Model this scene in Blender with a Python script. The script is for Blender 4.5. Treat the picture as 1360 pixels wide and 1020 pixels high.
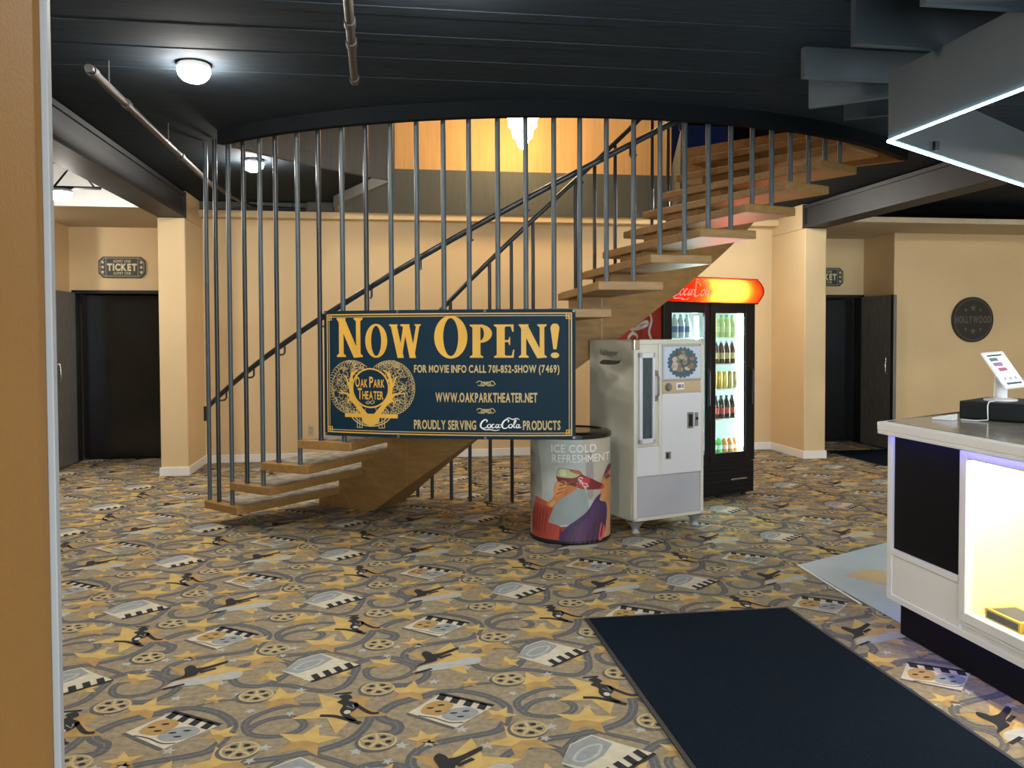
import bpy, math, random
from math import sin, cos, pi, radians as rad, atan2, hypot
from mathutils import Vector, Matrix
from mathutils.geometry import tessellate_polygon
for o in list(bpy.data.objects): bpy.data.objects.remove(o)
SC = bpy.context.scene
COL = SC.collection

# ------------------------------------------------------------------ camera, world, exposure
cam_d = bpy.data.cameras.new('camera'); cam = bpy.data.objects.new('camera', cam_d); COL.objects.link(cam)
cam_d.sensor_width = 36.0; cam_d.lens = 36.0*1120/1360
cam_d.clip_start = 0.05; cam_d.clip_end = 100
cam_d.shift_y = -32.0/1360
cam.rotation_mode = 'XYZ'
cam.location = (0, 0, 1.5)
cam.rotation_euler = (rad(90-1.69), rad(0.2), rad(-8.6))
SC.camera = cam
wd = bpy.data.worlds.new('world'); SC.world = wd; wd.use_nodes = True
wd.node_tree.nodes['Background'].inputs[0].default_value = (.6, .7, 1, 1)
wd.node_tree.nodes['Background'].inputs[1].default_value = 0.004
SC.view_settings.view_transform = 'Standard'; SC.view_settings.look = 'None'
SC.view_settings.gamma = 1; SC.view_settings.use_curve_mapping = False
SC.view_settings.exposure = 0.0
LAMP = 330.0          # radiance of the ceiling globes
# added fill from behind the camera, coloured as daylight through an unseen entrance
fill_d = bpy.data.lights.new('added_rear_fill', 'AREA'); fill_d.shape = 'RECTANGLE'; fill_d.size = 8.0; fill_d.size_y = 2.2
fill_d.energy = 700; fill_d.color = (.86, .93, 1)
fill = bpy.data.objects.new('added_rear_fill', fill_d); COL.objects.link(fill); fill.location = (3.0, -3.15, 1.35); fill.rotation_euler = (rad(90), 0, 0)

# ------------------------------------------------------------------ materials
def mat(name, col, rough=.6, metal=0, noise=None, bump=None, emit=None, estr=0, spec=None, coat=0, trans=0, ior=None):
    """noise=(scale, amount, stretch xyz): value variation; bump=(scale, strength)"""
    m = bpy.data.materials.new(name); m.use_nodes = True
    nt = m.node_tree; b = nt.nodes['Principled BSDF']
    c = (*col, 1)
    b.inputs['Base Color'].default_value = c
    b.inputs['Roughness'].default_value = rough; b.inputs['Metallic'].default_value = metal
    if spec is not None: b.inputs['Specular IOR Level'].default_value = spec
    if coat: b.inputs['Coat Weight'].default_value = coat
    if trans: b.inputs['Transmission Weight'].default_value = trans
    if ior: b.inputs['IOR'].default_value = ior
    if emit: b.inputs['Emission Color'].default_value = (*emit, 1); b.inputs['Emission Strength'].default_value = estr
    tc = None
    if noise or bump: tc = nt.nodes.new('ShaderNodeTexCoord')
    if noise:
        sc, amt, st = noise
        mp = nt.nodes.new('ShaderNodeMapping'); mp.inputs['Scale'].default_value = st
        nt.links.new(tc.outputs['Object'], mp.inputs['Vector'])
        n = nt.nodes.new('ShaderNodeTexNoise'); n.inputs['Scale'].default_value = sc; n.inputs['Detail'].default_value = 4
        nt.links.new(mp.outputs[0], n.inputs['Vector'])
        r = nt.nodes.new('ShaderNodeMapRange'); r.inputs[1].default_value = .25; r.inputs[2].default_value = .75
        r.inputs[3].default_value = 1-amt; r.inputs[4].default_value = 1+amt
        nt.links.new(n.outputs[0], r.inputs[0])
        mx = nt.nodes.new('ShaderNodeMix'); mx.data_type = 'RGBA'; mx.blend_type = 'MULTIPLY'; mx.inputs[0].default_value = 1
        mx.inputs[6].default_value = c
        nt.links.new(r.outputs[0], mx.inputs[7]); nt.links.new(mx.outputs[2], b.inputs['Base Color'])
    if bump:
        sc, st = bump
        n = nt.nodes.new('ShaderNodeTexNoise'); n.inputs['Scale'].default_value = sc; n.inputs['Detail'].default_value = 3
        nt.links.new(tc.outputs['Object'], n.inputs['Vector'])
        bp = nt.nodes.new('ShaderNodeBump'); bp.inputs['Strength'].default_value = st; bp.inputs['Distance'].default_value = .01
        nt.links.new(n.outputs[0], bp.inputs['Height']); nt.links.new(bp.outputs[0], b.inputs['Normal'])
    return m
def emission(name, col, s):
    m = bpy.data.materials.new(name); m.use_nodes = True; nt = m.node_tree
    nt.nodes.remove(nt.nodes['Principled BSDF'])
    e = nt.nodes.new('ShaderNodeEmission'); e.inputs[0].default_value = (*col, 1); e.inputs[1].default_value = s
    nt.links.new(e.outputs[0], nt.nodes['Material Output'].inputs[0]); return m
def glass(name, tint, gloss=.08, rough=.02):
    """thin pane: mostly see-through, a little mirror"""
    m = bpy.data.materials.new(name); m.use_nodes = True; nt = m.node_tree
    nt.nodes.remove(nt.nodes['Principled BSDF'])
    t = nt.nodes.new('ShaderNodeBsdfTransparent'); t.inputs[0].default_value = (*tint, 1)
    g = nt.nodes.new('ShaderNodeBsdfGlossy'); g.inputs['Roughness'].default_value = rough
    mx = nt.nodes.new('ShaderNodeMixShader'); mx.inputs[0].default_value = gloss
    nt.links.new(t.outputs[0], mx.inputs[1]); nt.links.new(g.outputs[0], mx.inputs[2])
    nt.links.new(mx.outputs[0], nt.nodes['Material Output'].inputs[0]); return m
def translucent(name, col):
    m = bpy.data.materials.new(name); m.use_nodes = True; nt = m.node_tree
    nt.nodes.remove(nt.nodes['Principled BSDF'])
    t = nt.nodes.new('ShaderNodeBsdfTranslucent'); t.inputs[0].default_value = (*col, 1)
    d = nt.nodes.new('ShaderNodeBsdfDiffuse'); d.inputs[0].default_value = (*col, 1)
    mx = nt.nodes.new('ShaderNodeMixShader'); mx.inputs[0].default_value = .35
    nt.links.new(t.outputs[0], mx.inputs[1]); nt.links.new(d.outputs[0], mx.inputs[2])
    nt.links.new(mx.outputs[0], nt.nodes['Material Output'].inputs[0]); return m
I3 = (1, 1, 1)
M = dict(
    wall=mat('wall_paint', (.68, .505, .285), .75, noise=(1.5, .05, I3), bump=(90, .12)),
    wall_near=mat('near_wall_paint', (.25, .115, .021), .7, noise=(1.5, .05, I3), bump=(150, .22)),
    trim_grey=mat('corner_trim', (.30, .30, .31), .5, noise=(3, .03, I3)),
    lip=mat('rim_black', (.006, .0075, .009), .95, spec=.1, noise=(5, .1, I3)),
    soffit=mat('soffit_texture', (.50, .42, .30), .9, noise=(60, .12, I3), bump=(60, .4)),
    white=mat('white_trim', (.80, .79, .77), .45, noise=(3, .03, I3)),
    ceil=mat('dark_ceiling', (.022, .030, .039), .95, noise=(6, .25, (1, 8, 1)), spec=.1),
    beam=mat('dark_beam', (.024, .025, .028), .6, noise=(4, .2, I3)),
    steel_dk=mat('pole_paint', (.020, .024, .028), .35, spec=.5, noise=(8, .12, I3)),
    steel_bl=mat('pole_blue_grey', (.052, .070, .080), .4, spec=.5, noise=(8, .12, I3)),
    pipe=mat('grey_pipe', (.036, .034, .033), .5, metal=.3, noise=(9, .2, I3)),
    grey=mat('grey_fascia', (.085, .09, .078), .8, noise=(5, .10, (6, 6, .4))),
    grey_wood=mat('parapet_panel', (.17, .17, .16), .8, noise=(5, .12, (6, 6, .4))),
    gold_wall=mat('golden_wall', (.60, .35, .13), .7, noise=(5, .10, (7, 7, .3))),
    black=mat('black_gloss', (.006, .006, .007), .18, spec=.6, noise=(3, .2, I3)),
    black_mat=mat('black_satin', (.012, .013, .015), .5, spec=.25, noise=(6, .15, I3)),
    void_up=mat('upper_dark_wall', (.035, .042, .055), .9),
    void=mat('dark_room', (.01, .011, .014), .9),
    wood=mat('tread_wood', (.255, .135, .038), .5, noise=(5, .22, (1.5, 9, 9))),
    wood_dk=mat('stringer_wood', (.24, .128, .040), .55, spec=.25, noise=(3, .18, (2, 2, 9))),
    tread_carpet=mat('tread_carpet', (.27, .24, .19), .95, noise=(14, .55, I3), bump=(200, .3)),
    mat=mat('entry_mat', (.0050, .0095, .018), 1, spec=.05, noise=(160, .45, I3), bump=(240, .5)),
    mat_edge=mat('mat_edge', (.010, .013, .016), .6),
    tile=mat('tile_blue', (.42, .52, .58), .35, noise=(3, .08, I3)),
    tile_tan=mat('tile_tan', (.58, .47, .27), .35, noise=(8, .08, I3)),
    # machines
    vend=mat('cream_enamel', (.60, .58, .50), .35, noise=(2.5, .10, I3)),
    vend_side=mat('cream_side', (.60, .58, .47), .4, noise=(3, .12, I3)),
    vend_front=mat('white_enamel', (.64, .64, .68), .3, noise=(2, .04, I3)),
    vend_kick=mat('grey_enamel', (.40, .40, .45), .4, noise=(3, .06, I3)),
    foot_grey=mat('foot_grey', (.36, .36, .38), .35, metal=.4, noise=(9, .1, I3)),
    chrome=mat('chrome', (.55, .55, .55), .25, metal=1),
    dull_metal=mat('dull_metal', (.25, .25, .26), .4, metal=.7, noise=(30, .3, I3)),
    dkglass=mat('dark_window', (.05, .075, .095), .15, noise=(70, .3, (1, 1, .2))),
    red=mat('cooler_red', (.42, .012, .015), .35, noise=(2, .06, I3)),
    red_dk=mat('deep_red', (.22, .012, .02), .4, noise=(5, .2, I3)),
    white_ink=mat('white_ink', (.75, .74, .72), .5),
    sign_shell=translucent('sign_shell_red', (.90, .038, .004)),
    sign_ink=translucent('sign_ink_white', (.95, .85, .75)),
    tube=emission('sign_tube', (1, .93, .8), 420),
    fridge_white=mat('fridge_liner', (.72, .80, .78), .4, noise=(2, .02, I3)),
    fridge_led=emission('fridge_led', (.80, 1, .95), 80),
    pane=glass('door_glass', (.93, .96, .95), .03),
    black_fr=mat('fridge_black', (.006, .006, .008), .4, spec=.2, noise=(5, .15, I3)),
    # banner
    navy=mat('banner_navy', (.005, .021, .038), .6, spec=.15, noise=(3, .10, I3), bump=(2.2, .5)),
    gold=mat('banner_gold', (.60, .335, .045), .5, noise=(3, .10, I3)),
    gold_pale=mat('banner_pale_gold', (.46, .34, .14), .55, noise=(3, .05, I3)),
    # carpet
    c_base=mat('carpet_tan', (.275, .222, .142), .97, noise=(32, .30, I3), bump=(350, .5)),
    c_rib=mat('carpet_ribbon', (.098, .098, .100), .97, noise=(60, .25, I3), bump=(350, .5)),
    c_ribl=mat('carpet_ribbon_core', (.135, .132, .128), .97, noise=(60, .25, I3)),
    c_gold=mat('carpet_gold', (.54, .37, .12), .97, noise=(18, .14, I3), bump=(350, .5)),
    c_pgold=mat('carpet_pale_gold', (.46, .36, .17), .97, noise=(20, .12, I3)),
    c_org=mat('carpet_orange', (.40, .25, .085), .97, noise=(18, .18, I3), bump=(350, .5)),
    c_blk=mat('carpet_black', (.014, .014, .017), .97, bump=(350, .5)),
    c_cream=mat('carpet_cream', (.56, .51, .39), .97, noise=(25, .12, I3), bump=(350, .5)),
    c_grey=mat('carpet_grey', (.27, .29, .29), .97, noise=(30, .15, I3), bump=(350, .5)),
    c_pale=mat('carpet_pale', (.40, .41, .38), .97, noise=(30, .12, I3), bump=(350, .5)),
    # counter
    ctr_top=mat('stone_top', (.30, .285, .25), .15, noise=(22, .45, I3), spec=.6),
    ctr_black=mat('counter_black', (.006, .006, .007), .6, spec=.12, noise=(5, .1, I3)),
    led_white=emission('led_white', (.45, .85, 1), 22),
    led_blue=emission('led_blue', (.16, .16, 1), 12),
    case_cream=mat('case_cream', (.86, .78, .58), .6, noise=(2, .03, I3)),
    case_led=emission('case_led', (1, .84, .52), 150),
    globe=emission('lamp_glass', (1, .95, .87), LAMP),
    crystal=emission('chandelier_glow', (1, .66, .30), 50),
    brass=mat('brass', (.55, .38, .14), .3, metal=1),
    screen=mat('tablet_screen', (.8, .82, .85), .2, emit=(.85, .9, 1), estr=.75),
    plastic=mat('white_plastic', (.78, .78, .80), .35),
)
def flat(col, rough=.55): 
    k = 'c_%.3f_%.3f_%.3f' % col
    if k not in M: M[k] = mat('ink_%d' % len(M), col, rough, noise=(12, .06, I3))
    return M[k]

# ------------------------------------------------------------------ mesh builder
class MB:
    def __init__(s): s.v = []; s.f = []; s.mi = []; s.m = []
    def idx(s, m):
        if m not in s.m: s.m.append(m)
        return s.m.index(m)
    def add(s, vs, fs, m):
        b = len(s.v); k = s.idx(m)
        s.v += [tuple(p) for p in vs]
        for f in fs: s.f.append(tuple(b+i for i in f)); s.mi.append(k)
        return s
    def box(s, x0, x1, y0, y1, z0, z1, m, T=None):
        vs = [Vector((x, y, z)) for z in (z0, z1) for y in (y0, y1) for x in (x0, x1)]
        if T: vs = [T @ p for p in vs]
        return s.add(vs, [(0, 2, 3, 1), (4, 5, 7, 6), (0, 1, 5, 4), (2, 6, 7, 3), (0, 4, 6, 2), (1, 3, 7, 5)], m)
    def prism(s, pts, z0, z1, m):
        """pts: ccw 2D outline, extruded in z"""
        n = len(pts)
        vs = [(p[0], p[1], z0) for p in pts] + [(p[0], p[1], z1) for p in pts]
        fs = [tuple(range(n-1, -1, -1)), tuple(range(n, 2*n))] + [(i, (i+1) % n, n+(i+1) % n, n+i) for i in range(n)]
        return s.add(vs, fs, m)
    def tube(s, path, r, m, n=12, cap=True):
        P = [Vector(p) for p in path]; rr = r if isinstance(r, (list, tuple)) else [r]*len(P)
        vs = []; up = None
        for i, p in enumerate(P):
            t = (P[min(i+1, len(P)-1)]-P[max(i-1, 0)]).normalized()
            if up is None: up = Vector((0, 0, 1)) if abs(t.z) < .9 else Vector((1, 0, 0))
            a = t.cross(up).normalized(); b = a.cross(t).normalized(); up = b
            vs += [p + (a*cos(2*pi*k/n)+b*sin(2*pi*k/n))*rr[i] for k in range(n)]
        fs = [(i*n+k, i*n+(k+1) % n, (i+1)*n+(k+1) % n, (i+1)*n+k) for i in range(len(P)-1) for k in range(n)]
        if cap: fs += [tuple(range(n-1, -1, -1)), tuple((len(P)-1)*n+k for k in range(n))]
        return s.add(vs, fs, m)
    def lathe(s, prof, m, n=24, c=(0, 0, 0), a0=0, a1=2*pi):
        full = abs(a1-a0-2*pi) < 1e-6; k = n if full else n+1
        vs = [(c[0]+r*cos(a0+(a1-a0)*j/n), c[1]+r*sin(a0+(a1-a0)*j/n), c[2]+z) for r, z in prof for j in range(k)]
        fs = []
        for i in range(len(prof)-1):
            for j in range(n):
                j2 = (j+1) % k if full else j+1
                fs.append((i*k+j, i*k+j2, (i+1)*k+j2, (i+1)*k+j))
        return s.add(vs, fs, m)
    def mapped(s, geo, fn, m):
        """geo = (2D verts, faces); fn(x, y) -> 3D"""
        return s.add([fn(x, y) for x, y in geo[0]], geo[1], m)
    def build(s, name, parent=None, smooth=None, bevel=0):
        me = bpy.data.meshes.new(name); me.from_pydata(s.v, [], s.f); 
        for m in s.m: me.materials.append(m if not isinstance(m, str) else M[m])
        if len(s.m) > 1: me.polygons.foreach_set('material_index', s.mi)
        me.update()
        o = bpy.data.objects.new(name, me); COL.objects.link(o)
        if parent: o.parent = parent
        if smooth is not None:
            me.polygons.foreach_set('use_smooth', [True]*len(me.polygons))
            try: me.set_sharp_from_angle(angle=rad(smooth))
            except Exception: pass
        if bevel:
            bv = o.modifiers.new('bevel', 'BEVEL'); bv.width = bevel; bv.segments = 2; bv.limit_method = 'ANGLE'; bv.angle_limit = rad(40)
        return o
def B(*a, **k): return MB().box(*a, **k)
def tag(o, label, cat, group=None, kind=None):
    o['label'] = label; o['category'] = cat
    if group: o['group'] = group
    if kind: o['kind'] = kind
    return o
def thing(name, loc, rz, label, cat, group=None):
    o = bpy.data.objects.new(name, None); o.empty_display_size = .1; COL.objects.link(o)
    o.location = loc; o.rotation_euler = (0, 0, rz)
    return tag(o, label, cat, group)
def struct(o): o['kind'] = 'structure'; return o
def dup(o, loc, rz, label, group=None):
    c = o.copy(); COL.objects.link(c); c.location = loc; c.rotation_euler = (0, 0, rz); c['label'] = label
    if group: c['group'] = group
    for ch in list(o.children):
        d = ch.copy(); COL.objects.link(d); d.parent = c
        for g in list(ch.children):
            e = g.copy(); COL.objects.link(e); e.parent = d
    return c

# ------------------------------------------------------------------ 2D shapes
GLY = {}
def glyph(ch, bold, res):
    if (ch, bold) in GLY: return GLY[(ch, bold)]
    if ch == 'M':
        k = .10+2*bold; g = ([(0, 0), (k, 0), (k, .46), (.33, .12), (.66-k, .46), (.66-k, 0), (.66, 0), (.66, .69), (.66-k, .69), (.33, .33), (k, .69), (0, .69)], None)
        g = (g[0], [tuple(t) for t in tessellate_polygon([[Vector((x, y, 0)) for x, y in g[0]]])])
    else:
        cu = bpy.data.curves.new('t', 'FONT'); cu.body = ch; cu.size = 1; cu.offset = bold
        cu.dimensions = '2D'; cu.fill_mode = 'BOTH'; cu.resolution_u = res
        o = bpy.data.objects.new('t', cu); COL.objects.link(o)
        dg = bpy.context.evaluated_depsgraph_get(); dg.update()
        me = o.evaluated_get(dg).to_mesh()
        g = ([(v.co.x, v.co.y) for v in me.vertices], [tuple(p.vertices) for p in me.polygons])
        o.evaluated_get(dg).to_mesh_clear(); bpy.data.objects.remove(o); bpy.data.curves.remove(cu)
    GLY[(ch, bold)] = g
    return g
def text(s, size=1, bold=0, sx=1, res=3, shear=0, space=1):
    out = []; x = 0
    for ch in s:
        if ch == ' ': x += .26*space; continue
        g = glyph(ch, bold, res); xs = [v[0] for v in g[0]]; a, b = min(xs), max(xs)
        out.append(([((x+p-a+q*shear)*sx, q) for p, q in g[0]], g[1])); x += b-a+.085*space
    return join(*out)
def bounds(g):
    xs = [v[0] for v in g[0]]; ys = [v[1] for v in g[0]]; return min(xs), max(xs), min(ys), max(ys)
def fit(g, x0, x1, y0, y1):
    a, b, c, d = bounds(g)
    return [(x0+(x-a)/(b-a)*(x1-x0), y0+(y-c)/(d-c)*(y1-y0)) for x, y in g[0]], g[1]
def join(*gs):
    v = []; f = []
    for g in gs:
        b = len(v); v += g[0]; f += [tuple(b+i for i in q) for q in g[1]]
    return v, f
def poly(pts): return list(pts), [tuple(range(len(pts)))]
def cat(P, n=6, closed=False):
    """Catmull-Rom through 2D points"""
    out = []; N = len(P); 
    for i in range(N if closed else N-1):
        p0, p1, p2, p3 = (P[(i-1) % N], P[i % N], P[(i+1) % N], P[(i+2) % N]) if closed else (P[max(i-1, 0)], P[i], P[i+1], P[min(i+2, N-1)])
        for k in range(n):
            t = k/n
            out.append(tuple(.5*(2*p1[j]+(p2[j]-p0[j])*t+(2*p0[j]-5*p1[j]+4*p2[j]-p3[j])*t*t+(3*p1[j]-p0[j]-3*p2[j]+p3[j])*t**3) for j in (0, 1)))
    if not closed: out.append(tuple(P[-1]))
    return out
def stroke(P, w, closed=False):
    """ribbon of width w (number or per-point list) along P"""
    n = len(P); vs = []
    for i, p in enumerate(P):
        a = P[(i-1) % n] if closed else P[max(i-1, 0)]; b = P[(i+1) % n] if closed else P[min(i+1, n-1)]
        dx, dy = b[0]-a[0], b[1]-a[1]; L = hypot(dx, dy) or 1
        ww = (w[i] if isinstance(w, list) else w)/2
        vs += [(p[0]-dy/L*ww, p[1]+dx/L*ww), (p[0]+dy/L*ww, p[1]-dx/L*ww)]
    m = n if closed else n-1
    return vs, [(2*i, 2*i+1, (2*i+3) % (2*n), (2*i+2) % (2*n)) for i in range(m)]
def ell(cx, cy, rx, ry, n=28, a0=0, a1=2*pi, rot=0):
    return [(cx+rx*cos(t)*cos(rot)-ry*sin(t)*sin(rot), cy+rx*cos(t)*sin(rot)+ry*sin(t)*cos(rot)) for t in [a0+(a1-a0)*i/n for i in range(n if abs(a1-a0-2*pi) < 1e-6 else n+1)]]
def ring(cx, cy, rx, ry, tx, ty=None, n=32):
    ty = tx if ty is None else ty
    o = ell(cx, cy, rx, ry, n); i = ell(cx, cy, rx-tx, ry-ty, n)
    return o+i, [(k, (k+1) % n, n+(k+1) % n, n+k) for k in range(n)]
def star(cx, cy, r, rot=pi/2, k=.42, n=5):
    return [(cx+(r if i % 2 == 0 else r*k)*cos(rot+i*pi/n), cy+(r if i % 2 == 0 else r*k)*sin(rot+i*pi/n)) for i in range(2*n)]
def cola():
    """flowing script reading Coca-Cola, about 3.6 wide and 1.25 high"""
    g = []
    def st(P, w, n=7): 
        Q = cat(P, n); N = len(Q)
        g.append(stroke(Q, [w*(.45+.55*sin(pi*min(1, max(0, (i+.5)/N)))) for i in range(N)]))
    st([(.62, .72), (.66, .92), (.45, 1.0), (.20, .72), (.08, .38), (.16, .10), (.40, .04), (.68, .22)], .15)
    st([(.20, .02), (.45, -.12), (.95, -.10), (1.35, -.20), (1.75, -.12)], .10)
    st([(.86, .50), (.70, .38), (.72, .14), (.88, .10), (1.0, .30), (.92, .50), (.86, .50)], .11)
    st([(1.32, .46), (1.18, .50), (1.06, .26), (1.16, .09), (1.38, .20)], .12)
    st([(1.66, .48), (1.50, .46), (1.42, .22), (1.50, .09), (1.64, .24), (1.70, .50), (1.66, .20), (1.74, .10), (1.86, .22)], .11)
    st([(1.80, .42), (1.96, .50)], .08)
    st([(2.50, .72), (2.56, .94), (2.34, 1.02), (2.08, .74), (1.98, .36), (2.06, .10), (2.28, .04), (2.54, .22)], .15)
    st([(2.30, 1.02), (2.55, 1.22), (2.90, 1.05), (3.25, 1.16), (3.5, 1.02)], .10)
    st([(2.74, .50), (2.58, .38), (2.60, .14), (2.76, .10), (2.88, .30), (2.80, .50), (2.74, .50)], .11)
    st([(2.94, .24), (3.16, .70), (3.20, .96), (3.10, .92), (3.0, .42), (3.04, .10), (3.18, .20)], .10)
    st([(3.46, .48), (3.30, .46), (3.22, .22), (3.30, .09), (3.44, .24), (3.50, .50), (3.46, .20), (3.54, .10), (3.66, .22)], .11)
    return join(*g)
def serif(ch):
    """bold display serif capital in a unit-high cell; returns (geo, width)"""
    def q(*p): return poly(p)
    def stem(x, w, y0=0, y1=1, s=.07): 
        return join(q((x, y0), (x+w, y0), (x+w, y1), (x, y1)),
                    q((x-s, y0), (x+w+s, y0), (x+w+s, y0+.035), (x+w, y0+.09), (x, y0+.09), (x-s, y0+.035)),
                    q((x-s, y1), (x-s, y1-.035), (x, y1-.09), (x+w, y1-.09), (x+w+s, y1-.035), (x+w+s, y1)))
    if ch == 'N': return join(stem(.07, .125, s=.06), stem(.53, .115, s=.06), q((.01, 1), (.22, 1), (.645, .0), (.47, -.02))), .72
    if ch == 'O': return ring(.33, .5, .34, .52, .185, .06, 40), .67
    if ch == 'W':
        def dg(x0, x1, w): return q((x0, 1), (x0+w, 1), (x1+w, -.02), (x1, -.02))
        def sf(x, w): return q((x-.055, 1), (x-.055, .965), (x, .93), (x+w, .93), (x+w+.055, .965), (x+w+.055, 1))
        return join(dg(.03, .24, .185), dg(.42, .27, .10), dg(.40, .60, .185), dg(.80, .63, .10), sf(.05, .145), sf(.80, .075), sf(.38, .17)), .94
    if ch == 'P':
        o = ell(.24, .725, .30, .275, 20, -pi/2, pi/2); i = ell(.24, .725, .10, .205, 20, -pi/2, pi/2)
        return join(stem(.05, .20, s=.07), (o+i, [(k, k+1, 22+k, 21+k) for k in range(20)])), .53
    if ch == 'E':
        return join(stem(.05, .20, s=.07), q((.1, 1), (.1, .94), (.40, .94), (.44, .78), (.47, .78), (.47, 1)), q((.1, 0), (.47, 0), (.49, .24), (.46, .24), (.42, .06), (.1, .06)),
                    q((.2, .53), (.2, .47), (.34, .47), (.36, .38), (.385, .38), (.385, .62), (.36, .62), (.34, .53))), .51
    if ch == '!':
        return join(poly(cat([(.07, .25), (.015, .75), (.0, .9), (.045, 1.0), (.11, 1.02), (.175, 1.0), (.22, .9), (.205, .75), (.15, .25)], 4)), poly(ell(.11, .07, .105, .085, 18))), .22
def display(word, x, y, hs, gap):
    out = []
    for ch, h in zip(word, hs):
        if ch == ' ': x += h; continue
        g, w = serif(ch); k = h
        out.append(([(x+a*k*1.0, y+b*h) for a, b in g[0]], g[1])); x += w*k+gap
    return join(*out)
def clip_strips(pts, step):
    """cut an outline into vertical strips so that it can be wrapped round a curved face"""
    tri = tessellate_polygon([[Vector((x, y, 0)) for x, y in pts]])
    x0 = min(p[0] for p in pts); x1 = max(p[0] for p in pts); vs = []; fs = []
    def half(P, x, sgn):
        out = []
        for i in range(len(P)):
            a, b = P[i-1], P[i]; da, db = sgn*(a[0]-x), sgn*(b[0]-x)
            if (da >= 0) != (db >= 0): t = da/(da-db); out.append((x, a[1]+(b[1]-a[1])*t))
            if db >= 0: out.append(b)
        return out
    for t in tri:
        T = [pts[i] for i in t]; a = math.floor(min(p[0] for p in T)/step)
        while a*step < max(p[0] for p in T):
            Q = half(half(T, a*step, 1), (a+1)*step, -1) if True else T
            a += 1
            if len(Q) >= 3: b = len(vs); vs += Q; fs.append(tuple(range(b, b+len(Q))))
    return vs, fs

# ================================================================== SETTING
ZC = 3.05                                   # dark ceiling
CX, CY, R = 1.628, 9.528, 3.956             # axis and outer radius of the curved stair
PH1, DP, RISE, Z1 = -35.6-8.6, 5.346, .187, .1204   # rear edge of first tread, degrees per tread
def pol(r, ph): return (CX+r*sin(rad(ph)), CY-r*cos(rad(ph)))
def lpol(r, ph): return (r*sin(rad(ph)), -r*cos(rad(ph)))
def helix(ph): return Z1+RISE*(ph-PH1)/DP

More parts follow.
